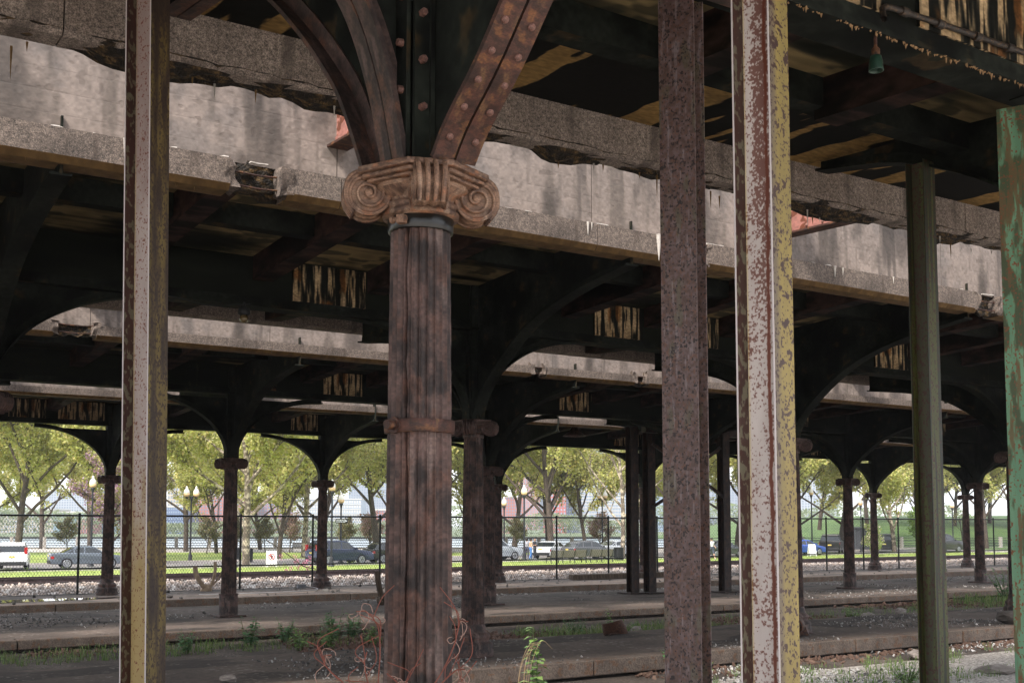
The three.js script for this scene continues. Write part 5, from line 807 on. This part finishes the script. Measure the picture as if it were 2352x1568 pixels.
const HB = [herbGeo(5001, .55, 9, 12, .16, DG, .32), herbGeo(5002, .4, 8, 10, .12, LG, .26), herbGeo(5003, .95, 2, 26, .17, LG, .1), herbGeo(5004, .3, 14, 9, .09, LG, .3), herbGeo(5005, .5, 12, 14, .1, DG, .4)];
function weed(label, k, u, y, w, s = 1, group) { const t = thing('weed', label, 'weed', [u, y, -w], u * 5, group); obj('stems', HB[k].stem, M.herb, t); obj('leaves', HB[k].leaf, M.herb, t); t.scale.setScalar(s); }
[['tall leafy weed with drooping leaves in front of the nearest platform', 2, 10.35, -.325, 14.9, 1.25], ['dark green nettle clump under the wide platform edge', 0, 9.5, -.38, 24.6, 1.2], ['leafy nettle clump left of the cracked column', 0, 11.4, -.38, 24.4, 1.35], ['low bright green weed on the track bed', 1, 10.1, -.38, 23.3, 1.2], ['bright yellow green weed by the leaf litter', 1, 10.7, -.38, 23.2, 1.2], ['fern like weed beside the cream and olive post', 0, 7.9, -.38, 24.0, .9], ['broad leaved dock weed in the grassy track bed', 2, 17.9, -.38, 22.6, .75], ['feathery weed in front of the bent iron sheet', 0, 20.4, -.38, 22.4, .9], ['wispy green weed among the track bed grass', 4, 16.9, -.38, 22.6, .9], ['big feathery weed thicket beside the mossy post', 4, 37.2, -.38, 24.6, 2.2], ['low green weed at the foot of the violet post', 3, 13.6, -.325, 14.8, 1.2], ['spindly green weed beside the violet post', 4, 13.2, -.325, 14.6, 1.2], ['nettle clump beside the pale seedlings', 0, 10.5, -.38, 25.0, 1.0], ['pale green seedling cluster before the nettles', 1, 11.9, -.38, 23.5, 1.1], ['yellow green seedling cluster near the cracked column', 3, 12.4, -.38, 23.3, 1.3], ['dark leafy weed against the wide platform wall', 0, 12.2, -.38, 25.1, 1.1], ['sprig of weed by the coping beyond the leaf litter', 1, 13.2, -.38, 24.6, 1.1], ['leafy weed at the foot of the yellow flanged post', 1, 17.7, -.38, 19.9, 1.2], ['low weed on the pale gravel beside the mint post', 3, 20.0, -.325, 12.2, 1.3], ['weed tuft in the pale gravel', 3, 16.2, -.325, 12.6, 1.2], ['dark green weed clump at the edge of the gravel', 0, 19.0, -.325, 12.0, .9], ['green weed on the leaf litter beyond the white post', 3, 26.0, -.38, 22.0, 1.2]].forEach(a => weed(...a));
blades((() => { const l = [], r = rng(951); for (let i = 0; i < 330; i++) l.push([15.5 + 6 * r(), -.38, -(21.6 + 2.2 * r()), .1 + .12 * r(), .15, 9]); for (let i = 0; i < 260; i++) l.push([4.5 + 8 * r(), -.38, -(23.6 + 2 * r()), .09 + .1 * r(), .15, 7]); for (let i = 0; i < 420; i++) l.push([34 + 12 * r(), -.38, -(22.5 + 3 * r()), .12 + .2 * r(), .2, 9]); for (let i = 0; i < 260; i++) l.push([22 + 12 * r(), -.38, -(21 + 4 * r()), .08 + .1 * r(), .15, 7]); return l; })(), [[.09, .17, .04], [.15, .24, .06], [.2, .24, .08]], 'green grass and seedlings in the sunken track bed behind the nearest platform');
blades((() => { const l = [], r = rng(953); for (let i = 0; i < 420; i++) { const u = 13 + 13 * r(), w = 12 + 3 * r(); if (vn(u * .8, w * .9, 256, 256, 955) > .48) l.push([u, -.32, -w, .06 + .12 * r(), .13, 9]); } return l; })(), [[.12, .2, .05], [.18, .27, .07]], 'sparse green grass on the pale gravel bed');
// dead red stemmed vine and a green shoot in front of the cracked column
{
  const t = thing('dead_vine', 'dry red stemmed vine with curled tendrils growing up in front of the cracked column', 'dead plant', [2.5, 0, -4.72]); const r = rng(961), stems = [], curls = [];
  const Rr = V(SA, 0, CA * 1), right = V(SA, 0, CA).normalize(); // across the picture
  const pt = (x, y, z) => right.clone().multiplyScalar(x * .85).add(V(0, y > 1.4 ? 1.4 + (y - 1.4) * .78 : y, 0)).add(V(CA, 0, -SA).multiplyScalar(z));
  const S = [[[.0, 0], [-.02, .8], [-.08, 1.35], [-.24, 1.6], [-.35, 1.72], [-.36, 1.78], [-.32, 1.78]], [[.02, 0], [.0, .9], [-.05, 1.4], [-.08, 1.6], [-.07, 1.8], [-.09, 1.95], [-.16, 2.03], [-.2, 2.02]], [[.03, 0], [.03, 1], [-.02, 1.45], [-.12, 1.55], [-.16, 1.72], [-.15, 1.78]], [[.05, 0], [.08, 1], [.16, 1.5], [.26, 1.68], [.33, 1.85], [.36, 1.98], [.4, 1.97]], [[.06, 0], [.1, .9], [.24, 1.5], [.38, 1.6], [.42, 1.5]], [[.02, 0], [.06, 1.1], [.1, 1.48], [.02, 1.6], [-.04, 1.66]], [[.08, 0], [.14, 1.2], [.22, 1.56], [.35, 1.7], [.38, 1.7]], [[0, 0], [-.06, 1.1], [-.1, 1.44], [-.2, 1.52], [-.26, 1.48]]];
  S.forEach((s, i) => { const p = s.map(([x, y], k) => pt(x, y, (i % 3 - 1) * .05 + (k % 2) * .02)); stems.push(tube(p, .0034, 40, 5)); const c = new THREE.CatmullRomCurve3(p); for (let k = 0; k < 3; k++) { const a = c.getPoint(.6 + .3 * r()); stems.push(tube([a, a.clone().add(right.clone().multiplyScalar((r() - .5) * .12)).add(V(0, .05 + .06 * r(), 0)), a.clone().add(right.clone().multiplyScalar((r() - .5) * .2)).add(V(0, .08 + .1 * r(), 0))], .0024, 10, 4)); } for (let k = 0; k < 5; k++) { const q = c.getPoint(.66 + .33 * r()), o = [q]; let a = r() * 6.3, x = q.clone(); const sg = r() < .5 ? -1 : 1, st = .007 + .008 * r(), n = 4 + Math.floor(r() * 5); for (let j = 0; j < n; j++) { a += sg * (.1 + .75 * r()); x = x.clone().add(right.clone().multiplyScalar(Math.cos(a) * st)).add(V(0, Math.sin(a) * st - .004, (r() - .5) * .014)); o.push(x); } curls.push(tube(o, .0019, 14, 4)); } });
  obj('stems', stems, surf(64, 64, (u, v) => { const a = fbm(u, v, 6, 20, 3, 471); return [...mix([92, 48, 40], [132, 80, 66], a), a]; }, 1, 1), t); obj('tendrils', curls, plain(0x94766a, .8), t);
  const g = thing('green_shoot', 'bright green shoot with long leaves among the dead vine stems', 'weed', [2.62, 0, -4.62]); const pos = [], L = [];
  for (const [x, y, dx, dy] of [[.02, 1.46, .1, .12], [.04, 1.5, .13, .02], [0, 1.42, -.08, .12], [.06, 1.4, .14, .06], [-.02, 1.44, .05, .16], [.12, 1.42, .1, .04], [.14, 1.4, .08, -.04], [.1, 1.44, -.06, .1]]) { const a = pt(x, y, 0), e = pt(x + dx, y + dy, .02), m = a.clone().lerp(e, .5).add(V(0, .025, 0)), n = right.clone().cross(V(0, 1, 0)).multiplyScalar(.012).add(V(0, .012, 0)); for (const q of [a, m.clone().add(n), m, a, m, m.clone().sub(n), m.clone().add(n), e, m, m, e, m.clone().sub(n)]) pos.push(q.x, q.y, q.z); }
  const lg = new THREE.BufferGeometry(); lg.setAttribute('position', new THREE.Float32BufferAttribute(pos, 3)); lg.computeVertexNormals(); obj('leaves', lg, new THREE.MeshPhysicalMaterial({ color: 0x86b848, roughness: .6, transmission: .3, side: THREE.DoubleSide }), g); obj('stem', tube([pt(.04, 0, 0), pt(.03, .8, 0), pt(.02, 1.46, 0)], .006, 20, 5), plain(0x6f8f3c, .7), g);
}
{ const b = V(14.8, -.62, -15.1); const t = thing('dry_grass', 'dry tan grass stalks in front of the nearest platform edge', 'dry grass', [9.9, -.325, -14.7]); const s = []; const r = rng(971); for (let k = 0; k < 6; k++) { const x = (r() - .5) * .3, l = .2 + .3 * r(); s.push(tube([V(x, 0, 0), V(x + l * .2, .5, 0), V(x + l * .6, .65 + .2 * r(), 0), V(x + l, .7 + .12 * r(), 0)], .003, 14, 4)); } obj('stalks', s, plain(0xa08a68, .9), t); }
{ const t = thing('fallen_branch', 'fallen branch with pink blossom lying on the lawn by the notice board', 'branch', [...(p => [p.x, p.y, p.z])(atPx(680, 72, GY))], 0); const s = [tube([V(-1.9, 1.9, 0), V(-1.2, 1.5, 0), V(-.4, .9, .2), V(.5, .3, .1), V(1.4, .1, 0)], .035, 24, 5)]; const pos = [], r = rng(981); for (let k = 0; k < 14; k++) { const a = V(-1 + 2.2 * r(), .9 * r(), .3 * (r() - .5)), e = a.clone().add(V(.7 * (r() - .3), .5 * (r() - .4), .5 * (r() - .5))); s.push(bar(a, e, .012, .005, 4)); for (let j = 0; j < 40; j++) { const p = a.clone().lerp(e, r()).add(V((r() - .5) * .2, (r() - .5) * .2, (r() - .5) * .2)); for (let q = 0; q < 3; q++) pos.push(p.x + (r() - .5) * .1, p.y + (r() - .5) * .1, p.z + (r() - .5) * .1); } } obj('limb', s, M.barkDark, t); const g = new THREE.BufferGeometry(); g.setAttribute('position', new THREE.Float32BufferAttribute(pos, 3)); g.computeVertexNormals(); obj('blossom', g, plain(0xb8708c, .9, { side: THREE.DoubleSide }), t); }
// ---------- stalactites, drips, lamps on the steelwork ----------
const STAL = [0, 1, 2].map(k => { const p = []; for (let j = 0; j <= 14; j++) { const t = j / 14; p.push([Math.max(.0005, .5 * Math.pow(1 - t, .8) * (1 + .12 * Math.sin(t * 40 + k * 2))), -t]); } return uvm(lathe(p, 8)); });
function stal(par, u, y, w, len, th, k = 0, mat = M.lime) { const s = obj('stalactite', STAL[k % 3], mat, par); s.position.set(u, y, -w); s.scale.set(th, len, th); }
{ const F = ducts[0].f, b = ducts[0].b, N = ducts[0].n, a = ducts[0].a, r = rng(991);
  for (const [u, len, th] of [[3.45, .3, .045], [3.52, .16, .03], [9.93, .2, .04], [10.0, .12, .025], [11.25, .4, .085], [11.34, .16, .035], [13.1, .18, .03], [13.18, .12, .03], [15.1, .2, .05], [15.3, .14, .03], [16.6, .12, .03], [17.2, .12, .03]]) stal(F, u, 6.57, b - .035, len, th, Math.floor(r() * 3));
  for (let k = 0; k < 70; k++) stal(F, 1 + 20 * r(), 6.2, b + .03 + .1 * r(), .02 + .05 * r(), .018, k, M.ochre);
  for (let k = 0; k < 46; k++) stal(N, .5 + 17 * r(), 6.22 + .03 * r(), a + .1 + .2 * r(), .06 + .14 * r() * r() * 2, .022, k, k % 3 ? M.ochre : M.lime);
  const crust = []; for (let k = 0; k < 26; k++) { const u = 1.5 + 18 * r(), L = .1 + .5 * r(); const g = jitter(new THREE.BoxGeometry(L, .012, .05, 8, 1, 2), .012, 110 + k, 9); g.translate(u, 6.575, -(b + .03)); crust.push(uvm(g)); } obj('lime_crust', crust, M.lime, F);
}
{ // drips along the flange of the front girder, conduit and the green glass lamp
  const t = scene.getObjectByName('longitudinal_girder'), r = rng(995), ds = []; for (let k = 0; k < 240; k++) { const g = STAL[k % 3].clone(), th = .008 + .02 * r(); g.scale(th, .008 + .07 * r() * r() * r(), th); g.translate(4.8 + 4.1 * r(), H_G + .004, -(ROW[0] - .145 + .03 * r())); ds.push(g); } obj('lime_drips', ds, M.buffLime ??= surf(64, 64, (u, v) => { const a = fbm(u, v, 6, 6, 3, 481); return [...mix([112, 82, 52], [170, 140, 104], a), a]; }, .1, .1), t);
  const c = thing('conduit', 'rusty conduit pipe clipped along the streaked plaster girder', 'pipe', [0, 0, 0]); const pm = rustTex([26, 22, 20], [48, 40, 34], [96, 84, 66], [110, 80, 50], .5, 485, .3, .3, 0); obj('pipe', uvm(tube([V(6.4, 5.72, -5.02), V(6.5, 5.86, -5.1), V(6.9, 5.9, -5.12), V(8.6, 5.94, -5.12)], .022, 30, 8)), pm, c); for (const u of [6.75, 7.15, 7.6, 8.0]) { const g = new THREE.CylinderGeometry(.034, .034, .07, 10); g.rotateZ(Math.PI / 2); g.translate(u, 5.9 + (u - 6.9) * .023, -5.12); obj('coupling', uvm(g), pm, c); }
  const l = thing('hanging_lamp', 'green glass bell lamp hanging from the streaked girder', 'lamp', [6.53, 0, -5.2]); obj('stem', uvm(lathe([[.012, 5.7], [.012, 5.62], [.03, 5.6], [.03, 5.55]], 10)), M.rustDark, l); obj('shade', uvm(lathe([[.02, 5.56], [.038, 5.55], [.047, 5.51], [.049, 5.47], [.053, 5.445], [.047, 5.445], [.042, 5.47], [.037, 5.51], [.015, 5.545]], 20)), new THREE.MeshPhysicalMaterial({ color: 0x1c3a2c, roughness: .45, transmission: .15 }), l);
  const q = thing('hanging_lamp', 'bare bulb in a black fitting hanging under the black riveted girder', 'lamp', [6.49, 0, -17.3]); obj('fitting', uvm(lathe([[.02, 5.74], [.02, 5.68], [.09, 5.64], [.1, 5.55], [.06, 5.53]], 14)), M.trim, q); obj('bulb', (() => { const g = new THREE.SphereGeometry(.07, 14, 10); g.translate(0, 5.48, 0); return uvm(g); })(), new THREE.MeshPhysicalMaterial({ color: 0x6a5a3c, roughness: .1, clearcoat: 1 }), q); obj('wire', tube([V(.1, 5.72, 0), V(-.6, 5.62, .05), V(-1.1, 5.7, 0), V(-1.9, 5.68, .05)], .008, 24, 5), M.trim, q);
  const s = thing('hanging_lamp', 'wide enamel lamp shade hanging in the third smoke slot', 'lamp', [28.5, 0, -38.2]); obj('shade', uvm(lathe([[.06, 6.3], [.12, 6.28], [.2, 6.1], [.48, 5.9], [.46, 5.88], [.18, 6.06], [.06, 6.2]], 20)), M.rustFar, s); obj('stem', uvm(bar(V(0, 6.3, 0), V(0, 6.5, 0), .04)), M.rustFar, s);
}
// ---------- shoring trestle by the middle row ----------
{
  const t = thing('shoring_trestle', 'dark steel shoring trestle of four posts with diagonal braces on the wide platform', 'shoring frame', [0, 0, 0]); const P4 = [[26.0, 31.5], [26.6, 31.3], [29.2, 30.3], [30.2, 30.3]], dk = rustTex([30, 22, 20], [58, 42, 36], [76, 60, 52], [90, 52, 32], .4, 491, 1, 2, 0);
  for (const [u, w] of P4) { obj('post', [bw(u - .16, u + .16, -.04, 5.69, w - .16, w - .145), bw(u - .16, u + .16, -.04, 5.69, w + .145, w + .16), bw(u - .008, u + .008, -.04, 5.69, w - .145, w + .145)], dk, t); obj('base_plate', bwr(u - .4, u + .4, -.098, -.04, w - .4, w + .4, .01), dk, t); }
  for (const [a, b] of [[[26.6, 5.1, 31.1], [29.2, 3.2, 30.2]], [[26.6, 2.9, 31.1], [28.4, 4.1, 30.4]], [[29.0, 5.0, 30.2], [27.2, 3.6, 30.9]]]) obj('brace', beam(V(a[0], a[1], -a[2]), V(b[0], b[1], -b[2]), .1, .1), dk, t);
  obj('head_beam', bw(25.6, 30.7, 5.4, 5.69, 30.25, 30.5), dk, t);
}
renderer.render(scene, camera);
